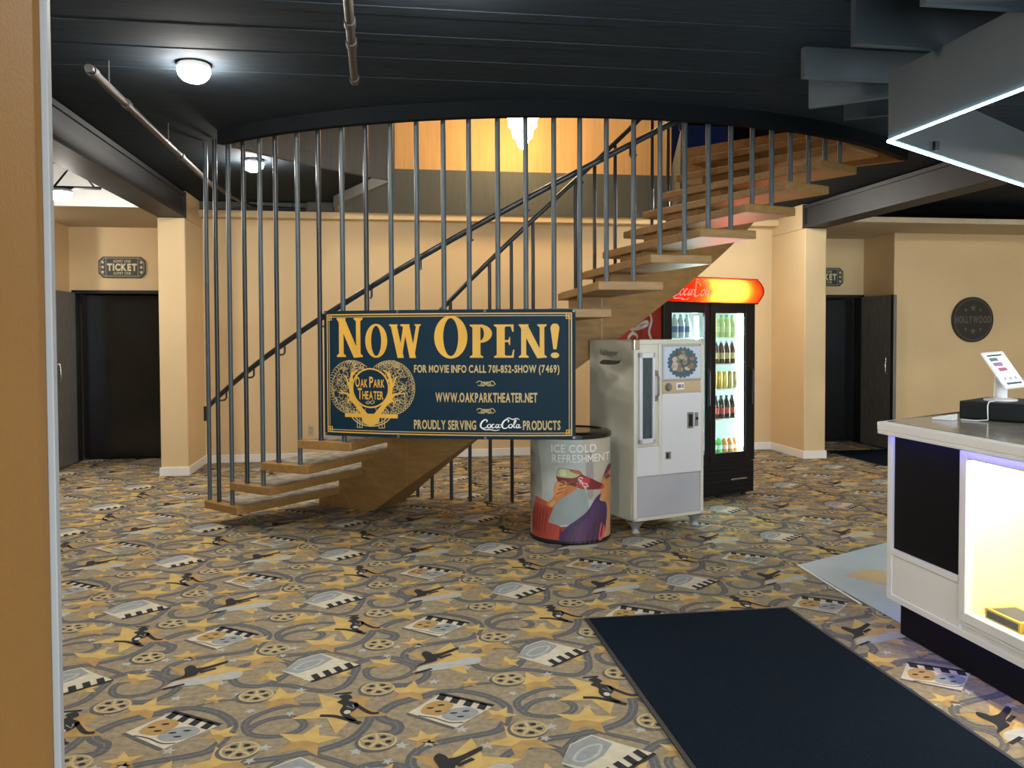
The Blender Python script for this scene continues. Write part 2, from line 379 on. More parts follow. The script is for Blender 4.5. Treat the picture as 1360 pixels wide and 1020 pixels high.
# ---- floor with its woven film pattern
def carpet_tile():
    L = []        # (geo, material, layer)
    def a(g, m, l): L.append((g, m, l))
    rn = [0]
    def rib(P, w=.03, closed=False, l=1):
        l += rn[0]*.012; rn[0] += 1
        a(stroke(cat(P, 7, closed), w*1.25, closed), 'c_rib', l)
        a(stroke(cat(P, 7, closed), w*.22, closed), 'c_ribl', l+.5)
    # wandering film ribbons and loops
    rib([(.17, 3.50), (.28, 3.515), (.39, 3.457), (.465, 3.36), (.474, 3.273), (.44, 3.17), (.393, 3.12), (.241, 3.085), (.13, 3.045), (.082, 2.961), (.10, 2.88), (.2, 2.84)], .033)
    rib([(.18, 3.49), (.09, 3.455), (.021, 3.413), (-.031, 3.338), (-.01, 3.285), (.035, 3.245), (.03, 3.18), (-.035, 3.165)], .04)
    rib([(.794, 3.461), (.70, 3.475), (.611, 3.45), (.535, 3.385), (.521, 3.32), (.553, 3.245), (.642, 3.213), (.72, 3.24), (.745, 3.30), (.70, 3.365), (.64, 3.372), (.575, 3.34), (.53, 3.27)], .026)
    rib([(1.0, 3.34), (.979, 3.24), (.93, 3.15), (.85, 3.095), (.742, 3.057), (.607, 3.036), (.495, 3.013)], .032)
    rib([(.386, 3.858), (.42, 3.93), (.48, 3.968), (.56, 3.975), (.62, 3.93), (.632, 3.853), (.60, 3.76), (.545, 3.70), (.466, 3.70), (.405, 3.755)], .03, True)
    rib([(.56, 3.70), (.652, 3.675), (.74, 3.62), (.825, 3.595), (.89, 3.65), (.916, 3.747), (.93, 3.84)], .03)
    rib([(-.093, 3.778), (-.06, 3.835), (.02, 3.862), (.09, 3.84), (.12, 3.77), (.08, 3.70), (0, 3.67), (-.07, 3.70)], .026, True)
    rib([(-.14, 3.88), (-.06, 3.935), (.03, 3.92), (.12, 3.84), (.174, 3.76), (.165, 3.67), (.10, 3.61), (.0, 3.61)], .032)
    rib([(.26, 3.50), (.36, 3.56), (.50, 3.575), (.60, 3.62)], .016); rib([(.62, 3.92), (.74, 4.06), (.86, 4.0), (.95, 3.93)], .022)
    # stars: two-tone
    def st(x, y, r, rot, m='c_gold', m2='c_org'):
        P = star(x, y, r, rad(rot)); a(poly(P), m2, 2)
        a(poly([P[0], P[1], (x, y), P[-1]]), m, 3); a(poly([P[1], P[2], P[3], (x, y)]), m, 3); a(poly([P[9], P[8], P[7], (x, y)]), m, 3)
    for x, y, r, rot in [(.63, 3.55, .115, 100), (.767, 3.161, .13, 75), (.49, 3.035, .14, 110), (.098, 3.53, .115, 80),
                         (.44, 3.26, .075, 60), (.135, 3.107, .075, 100), (.548, 3.786, .07, 20), (.353, 3.582, .05, 90), (.86, 3.77, .06, 40), (1.04, 3.86, .085, 60)]:
        st(x, y, r, rot)
    for x, y, r in [(.28, 3.16, .03), (.05, 3.07, .03), (.62, 3.13, .03), (.68, 3.40, .025), (.35, 3.75, .03), (-.05, 3.52, .03), (.70, 3.62, .03), (.97, 3.60, .03), (.0, 3.95, .025), (.86, 3.55, .025), (.52, 3.45, .025), (.20, 3.62, .03), (.80, 3.27, .025), (.15, 4.06, .03), (.36, 3.02, .03), (.45, 3.62, .028), (.72, 3.74, .03), (.95, 3.05, .03), (.58, 4.03, .025)]:
        a(poly(star(x, y, r, r*90)), 'c_pale', 2)
    # film reels
    for x, y in [(.533, 3.126), (-.036, 3.113), (.523, 3.598), (-.039, 3.585)]:
        a(poly(ell(x-.007, y-.008, .078, .072, 22)), 'c_rib', 4); a(poly(ell(x, y, .066, .062, 22)), 'c_base', 4.5); a(ring(x, y, .072, .066, .010, n=22), 'c_pgold', 5); a(poly(ell(x, y, .015, .014, 10)), 'c_pgold', 5)
        for k in range(5):
            t = k*2*pi/5+.4; a(stroke([(x+.012*cos(t), y+.012*sin(t)), (x+.066*cos(t), y+.060*sin(t))], .011), 'c_pgold', 5)
            t += pi/5; a(poly(ell(x+.040*cos(t), y+.036*sin(t), .013, .012, 8)), 'c_blk', 4.7)
    # clapper with the two masks
    Lp, T, Rp, Bp = (.082, 3.333), (.217, 3.49), (.425, 3.341), (.258, 3.176)
    a(poly([(p[0]-.012, p[1]-.012) for p in (Lp, T, Rp, Bp)]), 'c_rib', 3); a(poly([Lp, T, Rp, Bp]), 'c_cream', 4)
    def lerp(p, q, t): return (p[0]+(q[0]-p[0])*t, p[1]+(q[1]-p[1])*t)
    def bars(p, q, d, e, n, l):
        for k in range(n):
            t0, t1 = (k+.05)/n, (k+.6)/n; u, v = lerp(p, q, t0), lerp(p, q, t1); sh = lerp((0, 0), (q[0]-p[0], q[1]-p[1]), .25/n)
            a(poly([u, v, (v[0]+d+sh[0], v[1]+e+sh[1]), (u[0]+d+sh[0], u[1]+e+sh[1])]), 'c_blk', l)
    bars(T, Rp, -.035, -.04, 4, 6); a(stroke([T, Rp], .022), 'c_blk', 6)
    a(poly(cat([(.13, 3.33), (.17, 3.41), (.235, 3.42), (.265, 3.37), (.23, 3.31), (.19, 3.29)], 4, True)), 'c_org', 5)
    for x, y in [(.17, 3.36), (.215, 3.38), (.20, 3.325)]: a(poly(ell(x, y, .016, .008, 8)), 'c_blk', 6)
    a(poly(cat([(.21, 3.28), (.26, 3.34), (.33, 3.34), (.36, 3.29), (.31, 3.24), (.25, 3.235)], 4, True)), 'c_grey', 5)
    for x, y in [(.26, 3.30), (.31, 3.31), (.285, 3.265)]: a(poly(ell(x, y, .016, .007, 8)), 'c_blk', 6)
    a(stroke(cat([(.12, 3.30), (.18, 3.27), (.24, 3.22), (.29, 3.215)], 5), .006), 'c_blk', 6)
    # ticket booth with a strip of film
    a(poly([(.60, 3.84), (.66, 3.97), (.755, 4.03), (.86, 3.93), (.945, 3.856), (.736, 3.70)]), 'c_cream', 4)
    a(poly([(.60, 3.845), (.665, 3.965), (.755, 4.02), (.815, 3.95), (.76, 3.87), (.67, 3.80)]), 'c_grey', 5)
    a(stroke(cat([(.65, 3.86), (.70, 3.93), (.77, 3.95), (.74, 3.88), (.68, 3.84)], 5, True), .012, True), 'c_pale', 6)
    bars((.75, 3.715), (.935, 3.855), -.035, .045, 4, 6); a(stroke([(.736, 3.70), (.945, 3.856)], .016), 'c_blk', 6)
    # dancer on a cloud over a star
    P = star(.265, 3.87, .21, rad(78), .46); a(poly(P), 'c_org', 2); a(poly([P[7], P[8], P[9], (.265, 3.87)]), 'c_gold', 3); a(poly([P[0], P[1], (.265, 3.87), P[9]]), 'c_gold', 3); a(poly([P[5], P[6], P[7], (.265, 3.87), P[4]]), 'c_gold', 3)
    a(poly(cat([(.13, 3.75), (.16, 3.80), (.22, 3.82), (.30, 3.83), (.38, 3.87), (.43, 3.85), (.41, 3.79), (.33, 3.775), (.26, 3.745), (.19, 3.74)], 4, True)), 'c_pale', 5)
    a(poly(cat([(.13, 3.80), (.175, 3.86), (.16, 3.94), (.18, 3.975), (.205, 3.955), (.215, 3.935), (.26, 3.95), (.33, 4.0), (.335, 3.975), (.27, 3.92), (.235, 3.885), (.225, 3.85), (.18, 3.825)], 4, True)), 'c_blk', 6)
    a(stroke([(.24, 3.88), (.30, 3.92)], .02), 'c_blk', 6); a(stroke([(.12, 3.72), (.20, 3.76)], .018), 'c_blk', 6)
    # dancer in top hat before a big star
    P = star(.885, 3.40, .205, rad(122)); a(poly(P), 'c_org', 2); 
    a(poly([P[0], P[1], (.885, 3.40), P[9]]), 'c_gold', 3); a(poly([P[1], P[2], P[3], (.885, 3.40)]), 'c_gold', 3); a(poly([P[3], P[4], P[5], (.885, 3.40)]), 'c_gold', 3)
    a(poly(cat([(.865, 3.53), (.90, 3.545), (.92, 3.51), (.905, 3.485), (.945, 3.45), (.94, 3.40), (.915, 3.355), (.945, 3.30), (.925, 3.29), (.89, 3.34), (.875, 3.39), (.885, 3.44), (.86, 3.475), (.88, 3.50)], 4, True)), 'c_blk', 6)
    a(stroke(cat([(.80, 3.36), (.86, 3.345), (.92, 3.30), (.96, 3.27)], 4), .022), 'c_blk', 6); a(stroke(cat([(.93, 3.45), (.99, 3.36), (1.03, 3.35)], 4), .02), 'c_blk', 6)
    a(poly(ell(.905, 3.375, .014, .018, 10)), 'c_cream', 7); a(stroke([(.845, 3.555), (.915, 3.56)], .014), 'c_blk', 6); a(stroke([(.90, 3.43), (.93, 3.40), (.925, 3.44)], .006), 'c_grey', 7)
    return L
def make_floor():
    b = MB(); b.box(-6, 9.6, -3, 13.2, -.1, 0, 'c_base')
    tile = carpet_tile()
    for i in range(-6, 9):
        for j in range(-3, 8):
            du, dv = 1.063*i, .99*j
            for g, m, l in tile:
                e = .00016/len(g[0]) if m in ('c_rib', 'c_ribl') else 0      # a ribbon passes over itself
                b.add([(x+du, y+dv, .0004*l+e*q) for q, (x, y) in enumerate(g[0])], g[1], m)
    struct(b.build('floor'))
make_floor()

# ---- walls
VB, VF, VD, VH = 10.30, 9.43, 10.70, 10.0   # back wall, pier fronts, door walls, far side wall
struct(B(-2.20, 5.10, VB, VB+.15, 0, 2.93, 'wall').build('wall_back'))
struct(B(-2.37, -2.09, VF, VD, 0, 2.76, 'wall').build('wall_pier_west', bevel=.012))
struct(B(4.956, 5.23, VF, VD, 0, 2.76, 'wall').build('wall_pier_east', bevel=.012))
struct(B(-2.37, -2.09, 9.50, VD, 2.76, 3.05, 'wall').build('wall_pier_west_head')); struct(B(4.956, 5.23, 9.50, VD, 2.76, 3.05, 'wall').build('wall_pier_east_head'))
# west alcove
b = MB(); b.box(-3.75, -2.37, VD, VD+.15, 2.04, 3.0, 'wall'); b.box(-3.75, -3.66, VD, VD+.15, 0, 2.04, 'wall'); struct(b.build('wall_alcove_west'))
struct(B(-6, -3.69, 10.15, 11.5, 0, 3.4, 'wall').build('wall_west_return', bevel=.01))
struct(B(-3.75, -2.30, VD+1.0, VD+1.1, 0, 2.2, 'void').build('wall_vestibule_west'))
# east alcove
b = MB(); b.box(5.23, 6.5, VD, VD+.15, 2.02, 3.0, 'wall'); struct(b.build('wall_alcove_east'))
struct(B(5.2, 6.5, VD+1.0, VD+1.1, 0, 2.2, 'void').build('wall_vestibule_east'))
struct(B(6.48, 9.6, VH, VD+1.0, 0, 2.95, 'wall').build('wall_east_far', bevel=.01))
struct(B(9.45, 9.6, -3, VH, 0, 3.05, 'wall').build('wall_east'))
struct(B(-6, -5.9, -3, 10.2, 0, 3.4, 'wall').build('wall_west'))
b = MB(); b.box(-6, -1.1, -3.1, -3, 0, 3.05, 'wall'); b.box(7.1, 9.6, -3.1, -3, 0, 3.05, 'wall'); b.box(-1.1, 7.1, -3.1, -3, 2.5, 3.05, 'wall'); b.box(-1.1, 7.1, -3.1, -3, 0, .2, 'wall'); struct(b.build('wall_south'))
b = MB()
for k in range(7): b.box(-1.1+k*8.14/6, -1.04+k*8.14/6, -3.08, -3.02, .2, 2.5, 'beam')
b.box(-1.1, 7.1, -3.08, -3.02, .2, .26, 'beam'); b.box(-1.1, 7.1, -3.08, -3.02, 2.44, 2.5, 'beam'); w1 = struct(b.build('window_added_1'))  # glazed entrance behind the camera, unseen and added for the fill light
B(-1.1, 7.1, -3.052, -3.048, .26, 2.44, 'pane').build('window_added_pane', w1)
# wall end close to the camera, with its white corner trim
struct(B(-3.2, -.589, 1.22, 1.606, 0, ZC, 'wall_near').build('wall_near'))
struct(B(-.589, -.5765, 1.587, 1.606, 0, ZC, 'trim_grey').build('trim_1', bevel=.002))
# baseboards
def base(n, x0, x1, y0, y1): struct(B(x0, x1, y0, y1, 0.004, .10, 'white').build('baseboard_'+n, bevel=.004))
base('back', -2.09, 4.956, VB-.014, VB); base('pier_west', -2.384, -2.076, VF-.014, VF); base('pier_west_side', -2.09, -2.076, VF, VB-.014)
base('pier_east_side', 4.942, 4.956, VF, VB-.014); base('pier_east', 4.942, 5.244, VF-.014, VF); base('alcove_west', -3.69, -3.676, 10.15, VD)
base('west_return', -5.8, -3.676, 10.136, 10.15); base('east_far', 6.466, 9.4, VH-.014, VH)

# ---- soffits over the alcoves and over the back wall
b = MB(); b.box(-5.9, -2.37, 8.9, VD, 2.80, 2.84, 'soffit'); b.box(-5.9, -2.37, 8.86, 8.9, 2.78, 3.22, 'white'); struct(b.build('ceiling_soffit_west'))
b = MB(); b.box(5.23, 9.5, 8.95, VD, 2.79, 2.83, 'soffit'); b.box(5.23, 9.5, 8.91, 8.95, 2.77, 2.83, 'soffit'); struct(b.build('ceiling_soffit_east'))
struct(B(-2.09, 4.956, 10.12, VB, 2.87, 2.945, 'wall').build('trim_2'))

# ---- ceiling slab with the curved stair opening
NEAR = [pol(4.0, ph) for ph in [PH1-8.6*0+(-36.2-8.6-PH1)+i*(50+36.2)/40 for i in range(41)]]
HOLE = NEAR + [pol(2.0, 41.4), (3.55, 10.1), (-.50, 10.1), (-.50, 9.62), (.108, 8.02), (-.69, 7.26)]
OUT = [(-2.37, -3), (9.6, -3), (9.6, 10.1), (-2.37, 10.1)]
def slab(z, m, name):
    P = [Vector((x, y, 0)) for x, y in OUT]; H = [Vector((x, y, 0)) for x, y in HOLE]
    # the opening touches the far side, so cut it out as one outline
    k = len(NEAR)
    outline = [(9.6, 10.1), (3.55, 10.1), HOLE[k]] + list(reversed(NEAR)) + [(-.69, 7.26), (.108, 8.02), (-.50, 9.62), (-.50, 10.1), (-2.37, 10.1), (-2.37, -3), (9.6, -3)]
    t = tessellate_polygon([[Vector((x, y, 0)) for x, y in outline]])
    return outline, t
outline, tri = slab(0, None, None)
b = MB(); n = len(outline)
b.add([(x, y, ZC) for x, y in outline], tri, 'ceil'); b.add([(x, y, 3.33) for x, y in outline], tri, 'grey')
# deck ribs running across
for k in range(26):
    v = -2.6+k*.37
    if v < 5.35: b.box(-2.37, 9.6, v, v+.10, ZC-.004, ZC, 'ceil')
struct(b.build('ceiling'))
# lip round the opening
def lip(P, z0, z1, t, m, name, side=1):
    g = stroke(P, t); nn = len(P)
    mb = MB(); V = [(x, y, z0) for x, y in g[0]]+[(x, y, z1) for x, y in g[0]]; N = len(g[0]); F = []
    for q in g[1]: F += [q[::-1], tuple(i+N for i in q)]
    for i in range(nn-1):
        for s in (0, 1): F.append((2*i+s, 2*i+2+s, N+2*i+2+s, N+2*i+s))
    F += [(0, 1, N+1, N), (2*nn-2, 2*nn-1, N+2*nn-1, N+2*nn-2)]
    mb.add(V, F, m); return struct(mb.build(name))
arc = [pol(4.03, -44.8+i*(86.2)/48) for i in range(49)]
lip(arc, 2.945, 3.36, .06, 'lip', 'trim_3')
lip([pol(4.02, 41.6), pol(1.95, 41.6)], 2.945, 3.33, .05, 'wood', 'trim_4')
lip([pol(2.0, 41.4), (3.58, 10.14)], 2.945, 3.6, .05, 'grey', 'trim_5')
lip([(-1.13, 6.75), (-.71, 7.28), (.085, 8.03)], 2.945, 4.3, .05, 'grey_wood', 'wall_parapet_front')
lip([(.085, 8.03), (-.525, 9.62), (-.53, 10.1)], 2.945, 4.3, .05, 'grey_wood', 'wall_parapet_side')
struct(B(-.55, 3.60, 10.1, 10.3, 2.945, 3.465, 'grey').build('trim_6'))
b = MB(); b.box(-2.09, -.56, 10.16, 10.3, 2.945, 3.05, 'grey')
for u in (-1.62, -1.05): b.box(u, u+.012, 10.15, 10.16, 2.945, 3.05, 'black_mat')
struct(b.build('trim_7'))
# open bay west of the big beam: higher deck
struct(B(-6, -2.37, -3, 10.2, 3.40, 3.5, 'ceil').build('ceiling_bay_west'))
struct(B(-2.42, -2.36, -3, 9.4, 3.0, 3.45, 'ceil').build('ceiling_edge_west'))

# ---- upper storey seen through the opening
struct(B(-3.2, 3.55, 10.16, 10.34, 3.46, 5.7, 'gold_wall').build('wall_upper_back'))
struct(B(3.5, 3.62, 10.34, 13, 3.3, 5.7, 'gold_wall').build('wall_upper_return'))
struct(B(3.3, 9.6, 12.9, 13.05, 3.3, 5.7, 'void_up').build('wall_upper_far'))
struct(B(-3.3, -3.2, 5.0, 10.3, 3.4, 5.7, 'gold_wall').build('wall_upper_west'))
struct(B(-3.3, 9.7, 5, 13.1, 5.7, 5.8, 'soffit').build('ceiling_upper'))
struct(B(9.6, 9.7, 5, 13.1, 3.3, 5.7, 'gold_wall').build('wall_upper_east'))
struct(B(-3.3, 9.7, 4.9, 5.0, 3.3, 5.7, 'gold_wall').build('wall_upper_south'))
struct(B(3.62, 9.6, 10.12, 13, 3.2, 3.33, 'grey').build('floor_upper'))

# ---- beams
def beam(name, u0, u1, lab):
    t = thing(name, ((u0+u1)/2, 9.43, 0), 0, lab, 'beam', None); h = (u1-u0)/2
    b = MB(); b.box(-h, h, -11.5, .03, 2.765, 2.80, 'beam'); b.box(-h, h, -11.5, .03, 2.99, 3.03, 'beam'); b.box(-h+.02, h-.02, -11.5, .0, 2.80, 2.99, 'beam')
    b.build('girder', t)
    c = MB(); c.box(-h-.005, h+.005, .03, .06, 2.76, 3.04, 'beam'); c.build('end_plate', t)
    for o in [t]+list(t.children): o['kind'] = 'structure'
beam('ceiling_beam', -2.37, -2.09, 'dark steel beam running to the pier beside the ticket sign')
beam('ceiling_beam', 4.956, 5.23, 'dark steel beam running over the counter to the pier near the round plaque')
# open-web truss in the side bay
t = thing('ceiling_truss', (-4.0, 7.9, 2.80), 0, 'black open-web roof truss above the ticket doorway', 'truss')
b = MB()
for z in (0.0, .22): b.tube([(-1.9, 0, z), (1.55, 0, z)], .014, 'beam', 8)
b.build('chord', t)
b = MB(); k = 0
x = -1.9
while x < 1.4:
    b.tube([(x, 0, 0), (x+.17, 0, .22), (x+.34, 0, 0)], .010, 'beam', 6); x += .34
b.build('web', t)

# ---- doors
def alcove_door(n, u0, u1, v, ztop, hinge_west):
    d = bpy.data.objects.new('door_%d' % n, None); COL.objects.link(d); d.location = (u0, v, 0); d['kind'] = 'structure'
    w = u1-u0
    b = MB(); b.box(-.0, .04, -.03, .13, 0, ztop, 'black_mat'); b.box(w-.04, w, -.03, .13, 0, ztop, 'black_mat'); b.box(0, w, -.03, .13, ztop-.03, ztop+.01, 'black_mat'); b.build('door_frame', d)
    l = MB(); l.box(.05, w-.05, .16, .20, .02, ztop-.04, 'black'); o = l.build('door_leaf', d, bevel=.004)
    # open leaf standing against the side wall
    x = .0 if hinge_west else w-.045
    l = MB(); l.box(x, x+.045, -.78, -.04, .012, ztop-.02, 'dull_grey'); l.box(x+(.041 if hinge_west else -.004), x+(.049 if hinge_west else .004), -.78, -.72, .012, ztop-.02, 'black_mat')
    o = l.build('open_leaf', d, bevel=.004)
    hx = x+.05 if hinge_west else x-.005; s = 1 if hinge_west else -1
    h = MB(); h.tube([(hx, -.70, .98), (hx+s*.05, -.70, .99), (hx+s*.055, -.70, 1.09), (hx+s*.05, -.70, 1.19), (hx, -.70, 1.20)], .010, 'chrome', 8); h.build('pull_handle', o, smooth=60)
M['dull_grey'] = mat('door_leaf_grey', (.16, .155, .14), .4, noise=(25, .25, (1, 1, .3)))
alcove_door(1, -3.66, -2.385, VD, 2.04, True)
alcove_door(2, 5.235, 6.47, VD, 2.02, False)

# ================================================================== STAIRCASE
stair = thing('staircase', (CX, CY, 0), 0, 'curved open-riser wooden staircase with dark steel poles rising to the opening', 'staircase')
TN = 17; RI = 2.20
for n in range(1, TN+1):
    rear = PH1+DP*(n-1); front = rear-6.7; z = Z1+RISE*(n-1)
    mb = MB(); k = 4
    outer = [lpol(R, front+(rear-front)*i/k) for i in range(k+1)]; inner = [lpol(RI, rear-(rear-front)*i/k) for i in range(k+1)]
    mb.prism(outer+inner, z, z+.06, 'wood'); tr = mb.build('tread', stair, bevel=.006)
    f2, r2 = front+.6, rear-.6
    mb = MB(); mb.prism([lpol(R-.09, f2+(r2-f2)*i/k) for i in range(k+1)]+[lpol(RI+.08, r2-(r2-f2)*i/k+(.3 if i == 0 else -.3 if i == k else 0)) for i in range(k+1)], z+.0602, z+.066, 'tread_carpet'); mb.build('carpet_inset', tr)
# box stringer: stepped top, smooth helical soffit
mb = MB(); seg = []
ph = PH1-5.6
while ph < PH1+DP*(TN-1)-.01: seg.append(ph); ph += DP/4
RO2, RI2 = 2.90, 2.48
def top(ph): return Z1+RISE*max(0, math.ceil((ph-PH1)/DP-1e-6))
for i in range(len(seg)-1):
    a, c = seg[i], seg[i+1]; tz = top((a+c)/2)-.001
    za, zc = max(.005, helix(a)-.37), max(.005, helix(c)-.37)
    vs = []
    for p, zb in ((a, za), (c, zc)):
        for r in (RI2, RO2): vs += [(*lpol(r, p), zb), (*lpol(r, p), tz)]
    mb.add(vs, [(0, 2, 6, 4), (1, 5, 7, 3), (2, 3, 7, 6), (0, 4, 5, 1)], 'wood_dk')
    # step risers of the stepped top
    if i == 0: mb.add(vs, [(0, 1, 3, 2)], 'wood_dk')
    if i == len(seg)-2: mb.add(vs, [(4, 6, 7, 5)], 'wood_dk')
    if i < len(seg)-2:
        t2 = top((seg[i+1]+seg[i+2])/2)-.001
        if abs(t2-tz) > 1e-4: mb.add([(*lpol(RI2, c), tz), (*lpol(RO2, c), tz), (*lpol(RO2, c), t2), (*lpol(RI2, c), t2)], [(0, 1, 2, 3)], 'wood_dk')
stg = mb.build('stringer', stair)
mb = MB()
for n in (0, 3, 6, 9, 12):
    p = PH1+DP*n-2; zt = top(p)-.002
    q = [lpol(RO2+.004, p), lpol(RO2+.004, p+.35)]
    mb = MB().add([(*q[0], max(.01, helix(p)-.365)), (*q[1], max(.01, helix(p)-.36)), (*q[1], zt), (*q[0], zt)], [(0, 1, 2, 3)], 'wood'); mb.build('joint_strip', stg)
# outer poles
PH_OUT = [-42.3, -40.2, -37.5, -34.7, -32.0, -29.6, -26.5, -23.7, -20.8, -18.0, -15.2, -12.4, -9.6, -7.0, -4.1, -1.3, 1.5, 4.1, 6.8, 9.6, 12.4, 15.1, 17.8, 20.5, 23.2, 25.8, 28.5, 31.3, 34.1, 36.9, 39.6, 42.3, 45.0]
for k, p in enumerate(PH_OUT):
    p -= 8.6; n = max(1, min(TN, math.ceil((p+.4-PH1)/DP+1)))
    zb = Z1+RISE*(n-1)+.02
    rr = R-.05
    zt = 3.045 if p < -45.5 else 3.34
    if zb > 3.0: continue
    MB().tube([(*lpol(rr, p), zb), (*lpol(rr, p), zt)], .0175, 'steel_bl' if (k % 2 == 0 or k > 9) else 'steel_dk', 12).build('pole', stair, smooth=50)
# inner posts and both handrails
PH_IN = [-32.4, -29.4, -25.2, -20.0, -15.2, -10.2, -5.0, .1, 5.2, 10.2, 14.9, 20.2, 25.5, 30.8, 36.1, 41.4]
for p in PH_IN:
    p -= 8.6; zb = .006 if p < -6 else helix(p)-.32
    MB().tube([(*lpol(2.165, p), zb), (*lpol(2.165, p), helix(p)+1.13)], .016, 'steel_dk', 10).build('inner_post', stair, smooth=50)
def rail(r, p0, p1, off, name):
    P = [(*lpol(r, p0+(p1-p0)*i/60), helix(p0+(p1-p0)*i/60)+off) for i in range(61)]
    return MB().tube(P, .021, 'steel_dk', 10).build(name, stair, smooth=50)
hr = rail(R-.125, -52.9, 36.0, 1.115, 'outer_handrail')
rail(2.165, -41.5, 44.0, 1.15, 'inner_handrail')
mb = MB(); p = -52.6; z = helix(p)+1.10
mb.box(-.02, .02, -.015, .015, -.12, .0, 'steel_dk', Matrix.Translation(Vector((*lpol(R-.09, p), z)))); mb.build('end_bracket', hr)
for k in range(1, 26, 2):
    p = PH_OUT[k]-8.6; z = helix(p)+1.10
    c = lpol(R-.125, p); a = lpol(R-.06, p+.35)
    MB().tube([(*c, z), (*c, z-.055), (*lpol(R-.11, p), z-.07), (*a, z-.07)], .008, 'steel_dk', 8).build('rail_bracket', hr, smooth=60)

# ================================================================== BANNER on the outer poles
BW, BH = 1.815, .885
ban = thing('banner', (CX, CY, .79), 0, 'navy vinyl banner with gold lettering reading Now Open, tied to the stair poles', 'banner')
BP0, BP1 = -22.6-8.6, 3.55-8.6
def bmap(off=0):
    def f(s, t):
        p = BP0+(BP1-BP0)*s/BW; r = R+.006+off
        return (*lpol(r, p), t)
    return f
mb = MB(); NX = 40
vs = [bmap(o)(BW*i/NX, y) for o in (-.002, .0) for y in (0, BH) for i in range(NX+1)]
k = NX+1; fs = []
for i in range(NX): fs += [(2*k+i, 2*k+i+1, 3*k+i+1, 3*k+i), (i+1, i, k+i, k+i+1), (i, i+1, 2*k+i+1, 2*k+i), (k+i+1, k+i, 3*k+i, 3*k+i+1)]
fs += [(0, 2*k, 3*k, k), (k-1, 2*k-1, 4*k-1, 3*k-1)]
mb.add(vs, fs, 'navy'); mb.build('cloth', ban)
# photo-scale layout: X 95..1245, Y 75..655 (down) over the banner
def bx(X): 
    q = (X-95)/1150; return BW*(q + .045*q*(1-q))
def by(Y): return BH*(655-Y)/580
def place(g, x0, x1, y0, y1): return fit(g, bx(x0), bx(x1), by(y1), by(y0))
mb = MB()
fn = bmap(.0018)
def strip(x0, y0, x1, y1, w):
    n = max(1, int(abs(x1-x0)/.05))
    return stroke([(x0+(x1-x0)*i/n, y0+(y1-y0)*i/n) for i in range(n+1)], w)
m1, m2 = .028, .044
for g in [strip(m1, m1, BW-m1, m1, .008), strip(m1, BH-m1, BW-m1, BH-m1, .008), strip(m1, m1, m1, BH-m1, .008), strip(BW-m1, m1, BW-m1, BH-m1, .008)]: mb.mapped(g, fn, 'gold')
for g in [strip(m2, m2, BW-m2, m2, .005), strip(m2, BH-m2, BW-m2, BH-m2, .005), strip(m2, m2, m2, BH-m2, .005), strip(BW-m2, m2, BW-m2, BH-m2, .005)]: mb.mapped(g, fn, 'gold_pale')
for cx in (m1, BW-m1-.036):
    for cy in (m1, BH-m1-.036):
        q = .036
        for r0, w in ((.0, .008), (.011, .006)):
            mb.mapped(stroke([(cx+r0, cy+r0), (cx+q-r0, cy+r0), (cx+q-r0, cy+q-r0), (cx+r0, cy+q-r0)], w, True), bmap(.0022), 'gold')
mb.build('border', ban)
mb = MB()
H1, H2 = (290-108)/580*BH, (290-140)/580*BH
nw = display('NOW', 0, 0, [H1, H2, H2], .016); mb.mapped(place(nw, 160, 558, 108, 292), fn, 'gold')
op = display('OPEN!', 0, 0, [H1*1.03, H2, H2, H2, H2], .018); mb.mapped(place(op, 618, 1172, 102, 294), fn, 'gold')
mb.build('headline_lettering', ban)
mb = MB()
for s, x0, x1, y0, y1 in [('FOR MOVIE INFO CALL 701-852-SHOW (7469)', 526, 1172, 322, 368), ('WWW.OAKPARKTHEATER.NET', 622, 1073, 446, 490), ('PROUDLY SERVING', 524, 802, 570, 613), ('PRODUCTS', 1009, 1176, 570, 613)]:
    MB().mapped(place(text(s, 1, .028), x0, x1, y0, y1), fn, 'gold_pale').build('small_lettering', ban)
for yy in (406, 528):
    o = []
    for sx in (-1, 1): o.append(stroke(cat([(846+sx*42, yy+4*sx), (846+sx*28, yy-12), (846+sx*4, yy), (846-sx*12, yy+10), (846-sx*22, yy+2), (846-sx*6, yy-8), (846+sx*20, yy+8), (846+sx*36, yy+6)], 5), 3.5))
    g = join(*o); MB().mapped(([(bx(x), by(y)) for x, y in g[0]], g[1]), fn, 'gold_pale').build('flourish', ban)
MB().mapped(place(cola(), 818, 1002, 556, 616), fn, 'white_ink').build('script_lettering', ban)
